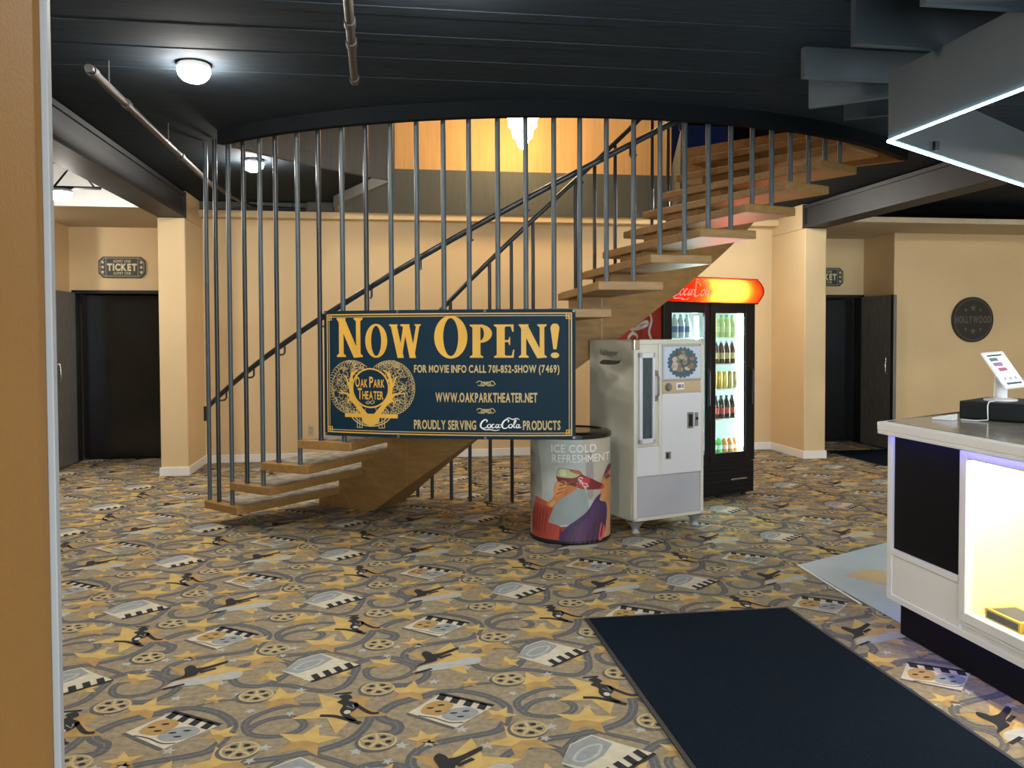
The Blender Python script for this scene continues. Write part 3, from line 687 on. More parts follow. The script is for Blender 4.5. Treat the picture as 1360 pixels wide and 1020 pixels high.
# oak emblem
mb = MB(); rnd = random.Random(4)
def px(g): return ([(bx(x), by(y)) for x, y in g[0]], g[1])
for side in (-1, 1):
    c0 = 323+side*92
    for k in range(230):
        a = rnd.random()*2*pi; q = math.sqrt(rnd.random())*100
        x, y = c0+side*0+q*cos(a)*1.0, 425+q*sin(a)*1.16
        if hypot(x-323, (y-432)) < 92 or y > 548: continue
        r = rnd.uniform(6.5, 12); s0 = rnd.random()*6
        mb.mapped(px(stroke(ell(x, y, r, r, 8, s0, s0+4.4), 1.6)), bmap(.0014), 'gold_pale')
    for k in range(40):
        a = -pi*.75+k*1.55*pi/40; x = c0+side*104*cos(a); y = 428+114*sin(a)
        if hypot(x-323, y-432) < 95: continue
        mb.mapped(px(stroke(ell(x, y, 11, 11, 9, a-2.0, a+2.0), 2.4)), bmap(.0015), 'gold_pale')
    def br(P, w0, w1):
        Q = cat([(323+side*x, y) for x, y in P], 6); N = len(Q); mb.mapped(px(stroke(Q, [w0+(w1-w0)*i/(N-1) for i in range(N)])), fn, 'gold')
    br([(4, 592), (26, 556), (60, 514), (90, 466), (97, 412), (86, 368), (60, 346)], 30, 6)
    br([(78, 500), (108, 462), (128, 455), (148, 440)], 15, 4); br([(92, 440), (110, 405), (122, 375)], 13, 3); br([(50, 525), (90, 490), (105, 488), (112, 505)], 14, 4)
    br([(128, 455), (160, 452)], 6, 3); br([(84, 400), (92, 370), (84, 350)], 8, 3)
mb.mapped(px(ring(323, 430, 90, 92, 7)), bmap(.0024), 'gold')
mb.mapped(px(stroke([(198+i*21, 557) for i in range(13)], 18)), bmap(.0022), 'gold')
mb.mapped(px(poly(cat([(278, 556), (290, 590), (323, 602), (356, 590), (368, 556)], 4))), fn, 'gold')
for r, w in ((96, 5), (82, 4)): mb.mapped(px(stroke(ell(323, 545, r, r*.62, 20, .12, pi-.12), w)), fn, 'gold_pale')
for x in (258, 270, 282, 362, 376, 388): mb.mapped(px(stroke([(x, 568), (x, 612)], 3)), fn, 'gold_pale')
for x0 in (256, 360): mb.mapped(px(stroke([(x0, 612), (x0+28, 612)], 3)), fn, 'gold_pale')
mb.mapped(px(poly(ell(323, 430, 83, 85, 40))), bmap(.0021), 'navy')
for s, x0, x1, y0, y1 in [('O', 251, 272, 378, 427), ('AK', 275, 309, 390, 427), ('P', 318, 336, 378, 427), ('ARK', 338, 389, 390, 427), ('T', 262, 282, 431, 482), ('HEATER', 284, 384, 444, 482)]:
    mb.mapped(place(text(s, 1, .02), x0, x1, y0, y1), bmap(.003), 'gold')
mb.mapped(px(stroke(cat([(300, 500), (312, 490), (330, 502), (342, 492), (330, 488), (312, 502), (302, 496)], 5), 3)), bmap(.003), 'gold_pale')
mb.build('oak_emblem', ban)
for s, t in [(.012, .012), (.012, BH-.012), (BW*.32, .01), (BW*.32, BH-.01), (BW*.66, .01), (BW*.66, BH-.01), (BW-.012, .012), (BW-.012, BH-.012)]:
    g = ring(s, t, .009, .009, .004, n=14); MB().mapped(g, bmap(.003), 'dull_metal').build('eyelet', ban)

# ================================================================== BARREL COOLER
BR, BHT = .30, .80
bar = thing('barrel_cooler', (1.361, 6.12, 0), 0, 'round drinks barrel with printed advert of a person drinking, beside the vending machine', 'cooler')
MB().lathe([(0, .03), (BR-.012, .03), (BR-.008, .03), (BR-.004, .05), (BR-.004, BHT-.05), (0, BHT-.05)], flat((.30, .32, .30)), 64).build('body', bar, smooth=40)
MB().lathe([(0, .003), (BR-.01, .003), (BR, .012), (BR+.002, .03), (BR-.003, .038)], 'black_mat', 64).build('base_ring', bar, smooth=40)
MB().lathe([(BR-.002, BHT-.045), (BR+.004, BHT-.04), (BR+.004, BHT-.012), (BR-.012, BHT), (BR-.05, BHT+.003), (BR-.06, BHT-.006), (0, BHT-.006)], 'black', 64).build('lid', bar, smooth=40)
FA = -pi/2-rad(12.5)+rad(0)    # direction of the print's middle
def wrap(l):
    def f(X, Y):     # X,Y in advert-photo units: 378 = middle, 303 = half width
        s = max(-.9999, min(.9999, (X-378)/303)); a = FA+math.asin(s); r = BR-.004+.0006*l
        return (r*cos(a), r*sin(a), .036+(930-Y + 26*(1-math.sqrt(1-s*s))*0)/830*.72)
    return f
mb = MB()
def ad(P, col, l, smooth=True): 
    mb.mapped(clip_strips(cat(P, 4, True) if smooth else P, 20), wrap(l), flat(col))
ad([(76, 100), (674, 100), (674, 938), (76, 938)], (.42, .45, .42), 1, False)
ad([(76, 100), (130, 100), (170, 500), (140, 700), (76, 720)], (.30, .32, .29), 2)
ad([(190, 740), (260, 600), (450, 500), (500, 560), (500, 740), (350, 800), (200, 800)], (.26, .30, .30), 2)
ad([(470, 110), (674, 110), (674, 640), (560, 640), (520, 500), (485, 300)], (.44, .38, .31), 2)
ad([(495, 230), (540, 230), (545, 560), (500, 560)], (.30, .26, .27), 3)
# jacket sleeve, arm, hand
ad([(122, 600), (260, 650), (215, 790), (300, 810), (340, 935), (90, 935), (95, 760)], (.36, .055, .035), 4, False)
ad([(300, 820), (400, 810), (460, 935), (300, 935)], (.30, .045, .035), 4, False)
ad([(118, 596), (128, 590), (262, 640), (250, 670), (120, 640)], (.42, .09, .06), 5, False)
for k in range(5): ad([(110+k*24, 680), (118+k*24, 684), (112+k*20, 880), (104+k*20, 876)], (.22, .03, .03), 6, False)
ad([(205, 640), (255, 580), (262, 500), (285, 440), (340, 430), (420, 440), (455, 470), (420, 510), (350, 560), (290, 610), (245, 665)], (.50, .20, .065), 6)
ad([(285, 450), (350, 445), (340, 500), (300, 560), (262, 560)], (.60, .29, .10), 7)
for P in ([(300, 470), (345, 455), (352, 466), (306, 486)], [(290, 505), (338, 488), (342, 498), (294, 518)], [(275, 545), (322, 520), (326, 530), (280, 558)]): ad(P, (.36, .12, .04), 8)
ad([(350, 455), (420, 450), (440, 475), (380, 530), (330, 560), (345, 500)], (.42, .15, .05), 7)
ad([(225, 640), (260, 600), (270, 620), (245, 655)], (.62, .32, .11), 7)
# bottle
ad([(285, 370), (310, 335), (440, 355), (470, 390), (540, 430), (605, 475), (618, 500), (605, 520), (470, 505), (400, 480), (300, 450), (278, 410)], (.17, .018, .022), 7)
ad([(282, 372), (310, 338), (400, 352), (445, 385), (400, 412), (310, 408), (282, 400)], (.38, .42, .20), 8)
ad([(300, 345), (340, 345), (350, 390), (310, 395)], (.50, .56, .34), 9)
ad([(445, 400), (520, 420), (500, 505), (440, 490)], (.46, .03, .03), 9, False)
ad([(370, 350), (440, 352), (460, 385), (420, 380)], (.36, .10, .05), 9)
# face and hair
ad([(674, 320), (640, 360), (622, 420), (596, 470), (612, 500), (600, 540), (582, 590), (640, 632), (674, 630)], (.50, .21, .075), 6, False)
ad([(640, 400), (674, 380), (674, 440), (630, 450)], (.30, .10, .05), 7)
ad([(636, 425), (668, 418), (668, 432), (640, 436)], (.03, .01, .015), 8)
ad([(600, 495), (625, 500), (618, 515), (600, 520)], (.42, .05, .05), 8)
ad([(635, 630), (674, 600), (674, 935), (600, 935), (625, 800)], (.52, .26, .12), 6, False)
ad([(674, 330), (650, 340), (615, 430), (640, 400), (674, 370)], (.10, .025, .05), 9)
ad([(600, 560), (560, 590), (500, 690), (420, 760), (340, 830), (310, 935), (590, 935), (640, 800), (640, 650), (590, 610)], (.050, .022, .085), 8)
ad([(560, 620), (500, 740), (420, 830), (420, 935), (470, 935), (540, 800), (590, 680)], (.075, .03, .13), 9)
for k in range(7): ad([(585-k*34, 640+k*34), (592-k*34, 644+k*34), (560-k*34, 930), (548-k*34, 930)], (.085, .035, .045), 9)
ad([(600, 800), (630, 860), (610, 935), (580, 935)], (.55, .10, .08), 10)
ad([(612, 780), (622, 790), (600, 920), (590, 915)], (.10, .01, .03), 11, False)
mb.build('advert_print', bar)
mb = MB()
g = fit(text('ICE COLD', 1, .014, space=1.1), 242, 566, 206, 140); mb.mapped(g, wrap(8), 'white_ink')
g = fit(text('REFRESHMENT', 1, .012, space=1.12), 246, 668, 288, 222); mb.mapped(g, wrap(8), 'white_ink')
mb.build('slogan_lettering', bar)
g = cola(); q = rad(-62); s = 30
g = ([(470+(x-1.8)*s*cos(q)+(y-.5)*s*sin(q)*-1, 455-((x-1.8)*s*sin(q)*-1*-1+(y-.5)*s*cos(q))) for x, y in g[0]], g[1])
MB().mapped(g, wrap(11), 'white_ink').build('bottle_script', bar)

# ================================================================== VINTAGE VENDING MACHINE
VW, VDp, VT = .67, .60, 1.462
ven = thing('vending_machine', (1.827, 6.04, 0), rad(19.6), 'old cream upright vending machine with narrow glass door, between barrel and drinks fridge', 'vending machine')
Y0 = 0.0
b = MB(); b.box(0, VW, .02, VDp, .10, VT, 'vend_side'); b.build('cabinet', ven, bevel=.012)
b = MB()     # front surround
b.box(0, .03, 0, .03, .10, VT, 'vend'); b.box(VW-.03, VW, 0, .03, .10, VT, 'vend'); b.box(0, VW, 0, .03, VT-.035, VT, 'vend'); b.box(0, VW, 0, .03, .10, .125, 'vend'); b.box(.232, .262, 0.002, .03, .43, VT-.03, 'vend')
b.build('front_surround', ven, bevel=.004)
B(.03, .24, .012, .03, .66, VT-.03, 'vend').build('door_recess', ven)
f = MB(); x0, x1, z0, z1 = .045, .19, .685, 1.365
f.box(x0, x0+.028, -.012, .02, z0, z1, 'vend_front'); f.box(x1-.022, x1, -.012, .02, z0, z1, 'vend_front'); f.box(x0, x1, -.012, .02, z0, z0+.035, 'vend_front'); f.box(x0, x1, -.012, .02, z1-.04, z1, 'vend_front')
fr = f.build('bottle_door', ven, bevel=.004)
B(x0+.02, x1-.015, .004, .012, z0+.03, z1-.03, 'dkglass').build('window', fr)
h = MB(); h.tube([(x1+.008, -.012, 1.02), (x1+.012, -.035, 1.05), (x1+.012, -.035, 1.18), (x1+.008, -.012, 1.21)], .008, 'dull_metal', 8); h.box(x1-.004, x1+.018, -.02, .01, 1.0, 1.04, 'dull_metal'); h.box(x1-.004, x1+.018, -.02, .01, 1.19, 1.23, 'dull_metal'); h.build('handle', fr, smooth=50)
b = MB(); b.box(.265, .645, .0, .03, 1.15, 1.418, 'vend_kick'); b.build('sign_frame', ven, bevel=.006)
pic = MB(); pic.box(.278, .632, -.004, .0, 1.165, 1.405, flat((.50, .56, .66)))
cx, cz = .455, 1.285
def vp(l): return lambda x, z: (x, -.004-.0007*l, z)
pic.mapped(poly(ell(cx, cz, .135, .108, 40)), vp(1), flat((.05, .10, .12)))
for k in range(22):
    a = k*2*pi/22; pic.mapped(poly(ell(cx+.132*cos(a), cz+.106*sin(a), .018, .014, 8)), vp(1.5), flat((.06, .11, .16)))
rr = random.Random(8)
cols = [(.30, .14, .07), (.42, .30, .22), (.50, .44, .38), (.12, .09, .06), (.16, .22, .17), (.24, .18, .12), (.36, .33, .24)]
for k in range(26):
    a = rr.random()*2*pi; q = math.sqrt(rr.random())*.85
    pic.mapped(poly(cat([(cx+.118*q*cos(a)+rr.uniform(.012, .035)*cos(t), cz+.094*q*sin(a)+rr.uniform(.010, .026)*sin(t)) for t in [i*2*pi/7 for i in range(7)]], 3, True)), vp(2+k*.15), flat(rr.choice(cols)))
pic.build('picture_panel', ven)
b = MB(); b.box(.265, .645, .004, .03, 1.058, 1.146, flat((.50, .37, .22))); b.build('coin_strip', ven, bevel=.003)
b = MB(); b.lathe([(0, .018), (.022, .018), (.030, .008), (.032, 0)], 'dull_metal', 20); o = b.build('coin_knob', ven, smooth=50); o.location = (.325, .004, 1.10); o.rotation_euler = (pi/2, 0, 0)
b = MB(); b.box(.40, .475, .0, .006, 1.078, 1.13, 'plastic'); b.box(.412, .445, -.001, 0, 1.09, 1.118, 'dull_metal'); b.box(.452, .468, -.001, 0, 1.09, 1.118, 'dull_metal'); b.build('price_tag', ven)
b = MB(); b.box(.262, .648, .0, .03, .435, 1.05, 'vend_front'); b.build('service_door', ven, bevel=.006)
b = MB(); b.box(.03, .258, .004, .03, .435, .655, 'vend_front'); b.build('lower_panel', ven, bevel=.006)
b = MB(); b.box(.03, VW-.03, .008, .03, .125, .428, 'vend_kick'); b.build('kick_panel', ven, bevel=.004)
b = MB(); b.box(.505, .565, -.004, .004, .775, .90, 'dull_metal'); b.box(.517, .555, -.006, -.003, .79, .885, 'black_mat'); b.build('coin_return', ven, bevel=.002)
b = MB(); b.box(.578, .612, -.004, .004, .79, .895, 'dull_metal'); b.tube([(.595, -.004, .85), (.595, -.016, .85)], .010, 'black_mat', 12); b.build('lock', ven, bevel=.002)
b = MB(); b.box(.295, .345, -.004, .004, .552, .608, 'dull_metal'); b.box(.303, .322, -.006, -.003, .56, .60, 'black_mat'); b.build('badge', ven, bevel=.002)
b = MB(); b.box(-.004, .05, -.006, .03, VT-.075, VT+.003, 'chrome'); b.build('corner_cap', ven, bevel=.006)
for x, y in ((.05, .05), (VW-.05, .05), (.05, VDp-.05), (VW-.05, VDp-.05)):
    l = MB(); l.lathe([(0, .004), (.034, .004), (.038, .012), (.026, .028), (.030, .05), (.052, .075), (.072, .10)], 'foot_grey', 12, (x, y, 0)); l.build('foot', ven, smooth=50)
def side(y, z): return (-.0015, VDp-y, z)
s = MB(); sc = .0011      # faded script on the side: Va-Nopper over a swoosh
g = text('VaNopper', 1, .012, .72, shear=.25); s.mapped(fit(g, .16, .40, 1.325, 1.385), side, flat((.12, .115, .09)))
s.mapped(poly(cat([(.15, 1.275), (.21, 1.305), (.40, 1.30), (.435, 1.318), (.40, 1.278), (.24, 1.268)], 4, True)), side, flat((.07, .065, .05)))
s.build('side_script', ven)

# ================================================================== DRINKS FRIDGE
FW, FD, FH = 1.10, .74, 1.78
fri = thing('drinks_fridge', (2.377, 6.977, 0), rad(22), 'black two-door glass drinks fridge with lit red header sign', 'fridge')
b = MB(); b.box(0, .03, .04, FD, .04, FH, 'red'); b.build('side_panel', fri)
b = MB(); b.box(FW-.03, FW, .04, FD, .04, FH, 'red'); b.build('side_panel', fri)
b = MB(); b.box(.03, FW-.03, FD-.03, FD, .04, FH, 'black_fr'); b.box(.03, FW-.03, .04, FD-.03, FH-.05, FH, 'black_fr'); b.box(.03, FW-.03, .04, FD-.03, .34, .38, 'black_fr'); b.build('carcass', fri)
b = MB(); b.box(.031, .05, .07, FD-.03, .38, FH-.05, 'fridge_white'); b.box(FW-.05, FW-.031, .07, FD-.03, .38, FH-.05, 'fridge_white'); b.box(.05, FW-.05, FD-.05, FD-.031, .38, FH-.05, 'fridge_white'); b.box(.05, FW-.05, .07, FD-.05, .38, .405, 'fridge_white'); b.box(.05, FW-.05, .07, FD-.05, FH-.07, FH-.05, 'fridge_white'); b.build('liner', fri)
for x in (.455, FW-.07): B(x-.012, x+.012, .075, .10, .45, FH-.12, 'fridge_led').build('light_tube', fri)
def door(x0, x1, nm, y):
    b = MB(); gx0, gx1, z0, z1 = x0[1], x1[0], .425, 1.69
    b.box(x0[0], gx0, y, y+.035, .335, FH, 'black_fr'); b.box(gx1, x1[1], y, y+.035, .335, FH, 'black_fr'); b.box(gx0, gx1, y, y+.035, .335, z0, 'black_fr'); b.box(gx0, gx1, y, y+.035, z1, FH, 'black_fr')
    d = b.build('door', fri, bevel=.004)
    B(gx0, gx1, y+.014, y+.018, z0, z1, 'pane').build('pane', d)
    return d
d1 = door((0, .095), (.48, .535), 'a', .004); d2 = door((.55, .61), (.985, FW), 'b', .004)
for d, x in ((d1, .505), (d2, FW-.045)): MB().tube([(x, .004, .85), (x, -.022, .87), (x, -.022, 1.17), (x, .004, 1.19)], .010, 'black_mat', 8).build('handle', d, smooth=50)
b = MB(); b.box(0, FW, .012, .04, .04, .33, 'black_fr')
for k in range(6): b.box(.03, FW-.03, .0, .014, .07+k*.04, .092+k*.04, 'black_fr')
gr = b.build('grille', fri, bevel=.003)
B(.80, 1.0, -.004, 0, .168, .182, 'chrome').build('badge', gr, bevel=.002)
for x in (.06, FW-.06):
    for y in (.08, FD-.06): MB().lathe([(0, .003), (.025, .003), (.025, .04), (0, .04)], 'black_mat', 12, (x, y, 0)).build('foot', fri)
SH = [1.473, 1.227, .998, .72]
for z in SH:
    for x0, x1 in ((.05, .535), (.56, FW-.05)):
        b = MB(); b.box(x0, x1, .085, .55, z-.012, z, 'fridge_white'); b.build('shelf', fri, bevel=.002)
# header: bowed translucent shell with a lamp tube inside
def hsec(t): return -.005-.075*sin(pi*t), FH+.005+.215*t
mb = MB(); N = 14; ex0, ex1 = -.015, FW+.025
vs = []
for i in range(N+1):
    y, z = hsec(i/N); vs += [(ex0+.02, y, z), (ex1-.02, y, z)]
mb.add(vs, [(2*i, 2*i+1, 2*i+3, 2*i+2) for i in range(N)], 'sign_shell'); mb.build('header_shell', fri, smooth=60)
mb = MB()
for x0, x1 in ((ex0, ex0+.02), (ex1-.02, ex1)):
    pr = [hsec(i/N) for i in range(N+1)]; pr = [(y-.004, z) for y, z in pr]+[(.10, FH+.22), (.10, FH+.005)]
    n = len(pr); mb.add([(x0, y, z) for y, z in pr]+[(x1, y, z) for y, z in pr], [tuple(range(n)), tuple(range(2*n-1, n-1, -1))]+[(i, n+i, n+(i+1) % n, (i+1) % n) for i in range(n)], 'red')
mb.build('header_end_cap', fri)
b = MB(); b.box(ex0+.02, ex1-.02, .06, .10, FH+.005, FH+.22, 'fridge_white'); b.box(ex0, ex1, -.01, .10, FH+.215, FH+.228, 'red'); b.box(ex0, ex1, -.01, .10, FH-.004, FH+.006, 'black_fr'); b.build('header_box', fri)
MB().tube([(.50, -.005, FH+.115), (FW-.17, -.005, FH+.115)], .016, 'tube', 10).build('header_tube', fri)
mb = MB(); g = fit(cola(), .03, .50, .06, .94)
mb.mapped(g, lambda x, t: (x, hsec(t)[0]-.002, hsec(t)[1]), 'sign_ink'); mb.build('header_script', fri)
g = cola(); sc = .40
g = ([(((.62-(y-.5)*.30)), .55+x*.33) for x, y in g[0]], g[1])
def fs_(y, z): return (-.002, y, z)
gg = ([(.36-(y-.5)*-.30*-1, .62+x*.31) for x, y in cola()[0]], cola()[1])
MB().mapped(gg, fs_, 'white_ink').build('side_script', fri)

# drinks inside the fridge
FM = Matrix.Translation(Vector((2.377, 6.977, 0))) @ Matrix.Rotation(rad(22), 4, 'Z')
def bottle(name, h, r, liquid, cap, label, lab, group, cat_='bottle'):
    t = thing(name, (0, 0, 0), 0, lab, cat_, group)
    MB().lathe([(0, 0), (r*.9, 0), (r, .006), (r, h*.30), (r*.95, h*.36), (r, h*.48), (r, h*.60), (r*.78, h*.74), (r*.42, h*.87), (r*.38, h*.93), (0, h*.93)], liquid, 14).build('body', t, smooth=50)
    MB().lathe([(r*.40, h*.915), (r*.42, h*.93), (r*.42, h*.99), (r*.38, h), (0, h)], cap, 12).build('cap', t, smooth=50)
    if label: MB().lathe([(r*1.012, h*.22), (r*1.012, h*.48)], label, 14).build('label_band', t, smooth=50)
    return t
def can(h, r, body, lab, group):
    t = thing('drink_can', (0, 0, 0), 0, lab, 'can', group)
    MB().lathe([(0, 0), (r*.8, 0), (r, .01), (r, h-.014), (r*.84, h-.003)], body, 16).build('body', t, smooth=50)
    MB().lathe([(r*.84, h-.003), (r*.80, h), (r*.78, h-.005), (0, h-.005)], 'chrome', 16).build('lid', t, smooth=50)
    return t
def gl(name, col, rough=.12, tr=0.0): return mat(name, col, rough, spec=.6, noise=(20, .08, I3))
def row(proto, xs, y, z, labels, group):
    for i, x in enumerate(xs):
        p = FM @ Vector((x, y, z+.001))
        if i == 0: proto.location = p; proto['label'] = labels[0]; proto['group'] = group
        else: dup(proto, p, 0, labels[i] if len(labels) > i else labels[-1], group)
def nth(s): return [s % w for w in ('nearest the door divider', 'second from the door divider', 'third from the door divider', 'closest to the light tube')]
X4 = [.738, .808, .878, .948]
p = bottle('soda_bottle', .205, .034, gl('lime_soda', (.50, .62, .24)), flat((.20, .45, .12)), flat((.55, .68, .30)), 'x', 'g'); row(p, X4, .14, SH[0], nth('pale lime soda bottle on the top fridge shelf, %s'), 'lime soda bottles on the top shelf')
p = bottle('water_bottle', .205, .036, gl('water', (.42, .50, .54)), flat((.30, .36, .45)), flat((.06, .12, .30)), 'x', 'g'); row(p, [.165, .24, .315, .39], .14, SH[0], ['blue-labelled water bottle behind the other fridge door, %s' % w for w in ('next to the frame edge', 'second from the frame edge', 'third from the frame edge', 'beside the bright tube')], 'water bottles behind the half-hidden door')
p = bottle('iced_tea_bottle', .212, .034, gl('tea', (.07, .022, .014)), flat((.30, .45, .55)), flat((.45, .38, .16)), 'x', 'g'); row(p, X4, .14, SH[1], nth('dark tea bottle with yellow label on the second shelf, %s'), 'dark tea bottles on the second shelf')
p = can(.158, .031, mat('can_gold', (.58, .43, .10), .3, metal=.6), 'x', 'g'); row(p, [.715, .781, .847], .14, SH[2], ['tall golden drink can on the middle shelf, %s' % w for w in ('nearest the door divider', 'second from the door divider', 'third from the door divider')], 'golden cans on the middle shelf')
p = can(.158, .031, mat('can_bronze', (.38, .29, .12), .3, metal=.6), 'x', 'g'); row(p, [.913, .979], .14, SH[2], ['tall bronze drink can on the middle shelf, beside the golden cans', 'tall bronze drink can on the middle shelf, closest to the light tube'], 'bronze cans on the middle shelf')
p = bottle('cola_bottle', .215, .034, gl('cola', (.020, .010, .008)), flat((.02, .02, .02)), flat((.42, .06, .04)), 'x', 'g'); row(p, X4, .14, SH[3], nth('dark cola bottle with red label on the fourth shelf, %s'), 'cola bottles on the fourth shelf')
p = bottle('juice_bottle', .15, .033, flat((.10, .45, .10)), 'plastic', flat((.65, .70, .65)), 'x', 'g'); row(p, [.72, .79], .15, .405, ['small green juice bottle on the fridge floor, nearest the door divider', 'small green juice bottle on the fridge floor, beside the orange ones'], 'green juice bottles on the fridge floor')
p = bottle('juice_bottle', .14, .033, flat((.55, .22, .06)), 'plastic', flat((.65, .60, .50)), 'x', 'g'); row(p, [.86, .93, 1.0], .15, .405, ['small orange juice bottle on the fridge floor, beside the green ones', 'small orange juice bottle on the fridge floor, middle of the orange three', 'small orange juice bottle on the fridge floor, closest to the light tube'], 'orange juice bottles on the fridge floor')

# ================================================================== CONCESSION COUNTER
# plan of the counter: long front along u = 2.45, mitred far end
MIT = (.89, .456); LM = (.84, .542)
def plan(front, corner_v, length, depth, s):
    a = (front, corner_v); e = (front+MIT[0]*s, corner_v+MIT[1]*s)
    return [(front, corner_v-length), (front+depth, corner_v-length), (front+depth, e[1]), e, a]
ctr = thing('concession_counter', (0, 0, 0), 0, 'white concession counter with black panels, lit display case and stone top', 'counter')
CV = 3.81
b = MB(); P = plan(2.45, CV, 2.5, .72, .80)
V0, V1, ZC0, ZC1 = 1.95, 3.231, .314, .965     # display opening
b.prism([(2.47, V1+.06), (3.15, V1+.06), (3.15, CV+.35), (2.47+MIT[0]*.78, CV+MIT[1]*.74), (2.47, CV-.01)], .20, 1.03, 'white')
b.box(2.47, 3.15, 1.31, V0-.06, .20, 1.03, 'white'); b.box(2.97, 3.15, V0-.06, V1+.06, .20, 1.03, 'white'); b.box(2.47, 2.97, V0-.06, V1+.06, .20, .28, 'white')
b.build('body', ctr)
MB().prism(plan(2.535, CV+.02, 2.5, .60, .62), .006, .20, 'ctr_black').build('kick_base', ctr)
tp = MB(); tp.prism(plan(2.385, CV, 2.5, .80, .93), 1.03, 1.07, 'white'); tp.box(2.385, 2.40, CV-2.5, CV-.002, 1.012, 1.03, 'white'); o = tp.build('countertop', ctr, bevel=.004)
MB().prism(plan(2.43, CV-.012, 2.44, .74, .88), 1.0702, 1.0725, 'ctr_top').build('stone_inlay', o)
b = MB(); b.box(2.445, 2.47, CV-.035, CV+.004, .20, 1.03, 'white'); b.build('corner_post', ctr, bevel=.003)
B(2.458, 2.47, 3.29, CV-.035, .45, 1.03, 'ctr_black').build('black_panel', ctr, bevel=.002)
b = MB(); b.box(2.452, 2.47, 3.29, CV-.035, .20, .425, 'white'); b.box(2.444, 2.47, 3.29, CV-.03, .42, .45, 'white'); b.box(2.446, 2.47, 1.35, CV, .195, .225, 'white')
b.build('lower_panel', ctr, bevel=.003)
B(2.452, 2.47, 1.31, V0-.06, .225, 1.03, 'white').build('end_panel', ctr)
B(2.46, 2.47, V0-.06, V1+.06, 1.0, 1.03, 'ctr_black').build('black_header', ctr)
# display case frame (stepped moulding), interior and lamp
f = MB()
for w, y, e in ((.06, 2.446, .006), (.042, 2.436, .003), (.018, 2.440, 0)):
    a0, a1, c0, c1 = V0-w, V1+w, ZC0-w*1.1, ZC1+w*.55
    f.box(y, 2.47+e, a0, V0-e, c0, c1, 'white'); f.box(y, 2.47+e, V1+e, a1, c0, c1, 'white'); f.box(y, 2.47+e, V0-e, V1+e, c0, ZC0-e, 'white'); f.box(y, 2.47+e, V0-e, V1+e, ZC1+e, c1, 'white')
cf = f.build('case_frame', ctr, bevel=.003)
b = MB(); b.box(2.955, 2.969, V0-.05, V1+.05, .29, 1.0, 'case_cream'); b.box(2.47, 2.955, V1+.002, V1+.059, .29, 1.0, 'case_cream'); b.box(2.47, 2.955, V0-.059, V0-.045, .29, 1.0, 'case_cream'); b.box(2.47, 2.955, V0-.05, V1+.05, .285, .30, 'case_cream'); b.box(2.471, 2.955, V0-.05, V1+.05, .995, 1.0, 'case_cream')
b.build('case_liner', ctr)
B(2.475, 2.51, V0, V1, .975, .993, 'case_led').build('case_lamp', ctr)
B(2.456, 2.459, V0, V1, ZC0, ZC1, 'pane').build('case_glass', ctr)
B(2.41, 2.425, 1.4, CV-.03, 1.019, 1.029, 'led_blue').build('edge_light', ctr)
b = MB(); b.box(2.50, 2.512, 1.4, CV-.03, .186, .196, 'led_blue'); b.build('toe_light', ctr)
T = Matrix.Translation(Vector((2.56, CV+.035, 0))) @ Matrix.Rotation(atan2(MIT[1], MIT[0]), 4, 'Z')
MB().box(0, .55, .0, .012, .186, .196, 'led_blue', T).build('toe_light', ctr)
# candy in the case
def cbox(loc, sz, rz, c1, c2, lab):
    t = thing('candy_box', loc, rz, lab, 'candy box', 'candy boxes in the lit display case')
    x, y, z = sz
    B(-x/2, x/2, -y/2, y/2, 0, z, flat(c1)).build('carton', t, bevel=.002)
    B(-x/2-.001, -x/2+.0, -y/2+.012, y/2-.012, .008, z-.008, flat(c2)).build('printed_face', t)
    B(-x/2+.015, x/2-.015, -y/2+.02, y/2-.02, z, z+.001, flat(c2)).build('printed_top', t)
cbox((2.56, 3.08, .302), (.14, .20, .045), 0, (.60, .42, .08), (.05, .06, .10), 'flat yellow candy box with dark side, nearest the frame corner')
cbox((2.57, 2.86, .302), (.16, .17, .05), 0, (.62, .44, .10), (.03, .06, .16), 'flat yellow candy box with navy side in the display case')
cbox((2.76, 2.98, .302), (.16, .24, .05), .1, (.62, .40, .08), (.45, .20, .05), 'orange and yellow candy box lying behind the front row')
cbox((2.80, 2.80, .353), (.10, .10, .12), .2, (.58, .42, .06), (.30, .22, .10), 'tall yellow candy box standing on the carton behind')
b = MB(); b.box(2.77, 2.87, 2.60, 2.72, .302, .58, flat((.42, .15, .07))); o = b.build('candy_bag', bevel=.02); tag(o, 'red brown candy bag standing upright at the back of the case', 'candy bag')

# on the counter
o = thing('cash_drawer', (2.826, 3.808, 1.073), atan2(-.83, .56), 'black metal cash drawer box on the counter under the tablet stand', 'cash drawer')
b = MB(); b.box(0, .46, 0, .38, .006, .092, 'black_mat'); b.build('case', o, bevel=.004)
B(.008, .452, -.006, 0, .012, .076, 'black_mat').build('drawer_front', o, bevel=.002)
b = MB(); b.tube([(.35, -.007, .045), (.35, -.012, .045)], .010, 'chrome', 12); b.build('lock', o)
A1, A2 = Vector((.0330, -.1104, -.15)), Vector((.1244, .0280, .007))
pc = Vector((2.985, 3.70, 1.325))
base_z = 1.166
t = thing('tablet_stand', (3.03, 3.78, base_z), 0, 'white point-of-sale tablet stand on top of the black cash drawer', 'tablet')
def TL(p): return p-Vector((3.03, 3.78, base_z))
e1, e2 = A1.normalized(), A2.normalized(); e3 = e2.cross(e1).normalized()
if e3.z < 0: e3 = -e3
TM = Matrix(((e2.x, e1.x, e3.x, 0), (e2.y, e1.y, e3.y, 0), (e2.z, e1.z, e3.z, 0), (0, 0, 0, 1)))
TM = Matrix.Translation(TL(pc)) @ TM
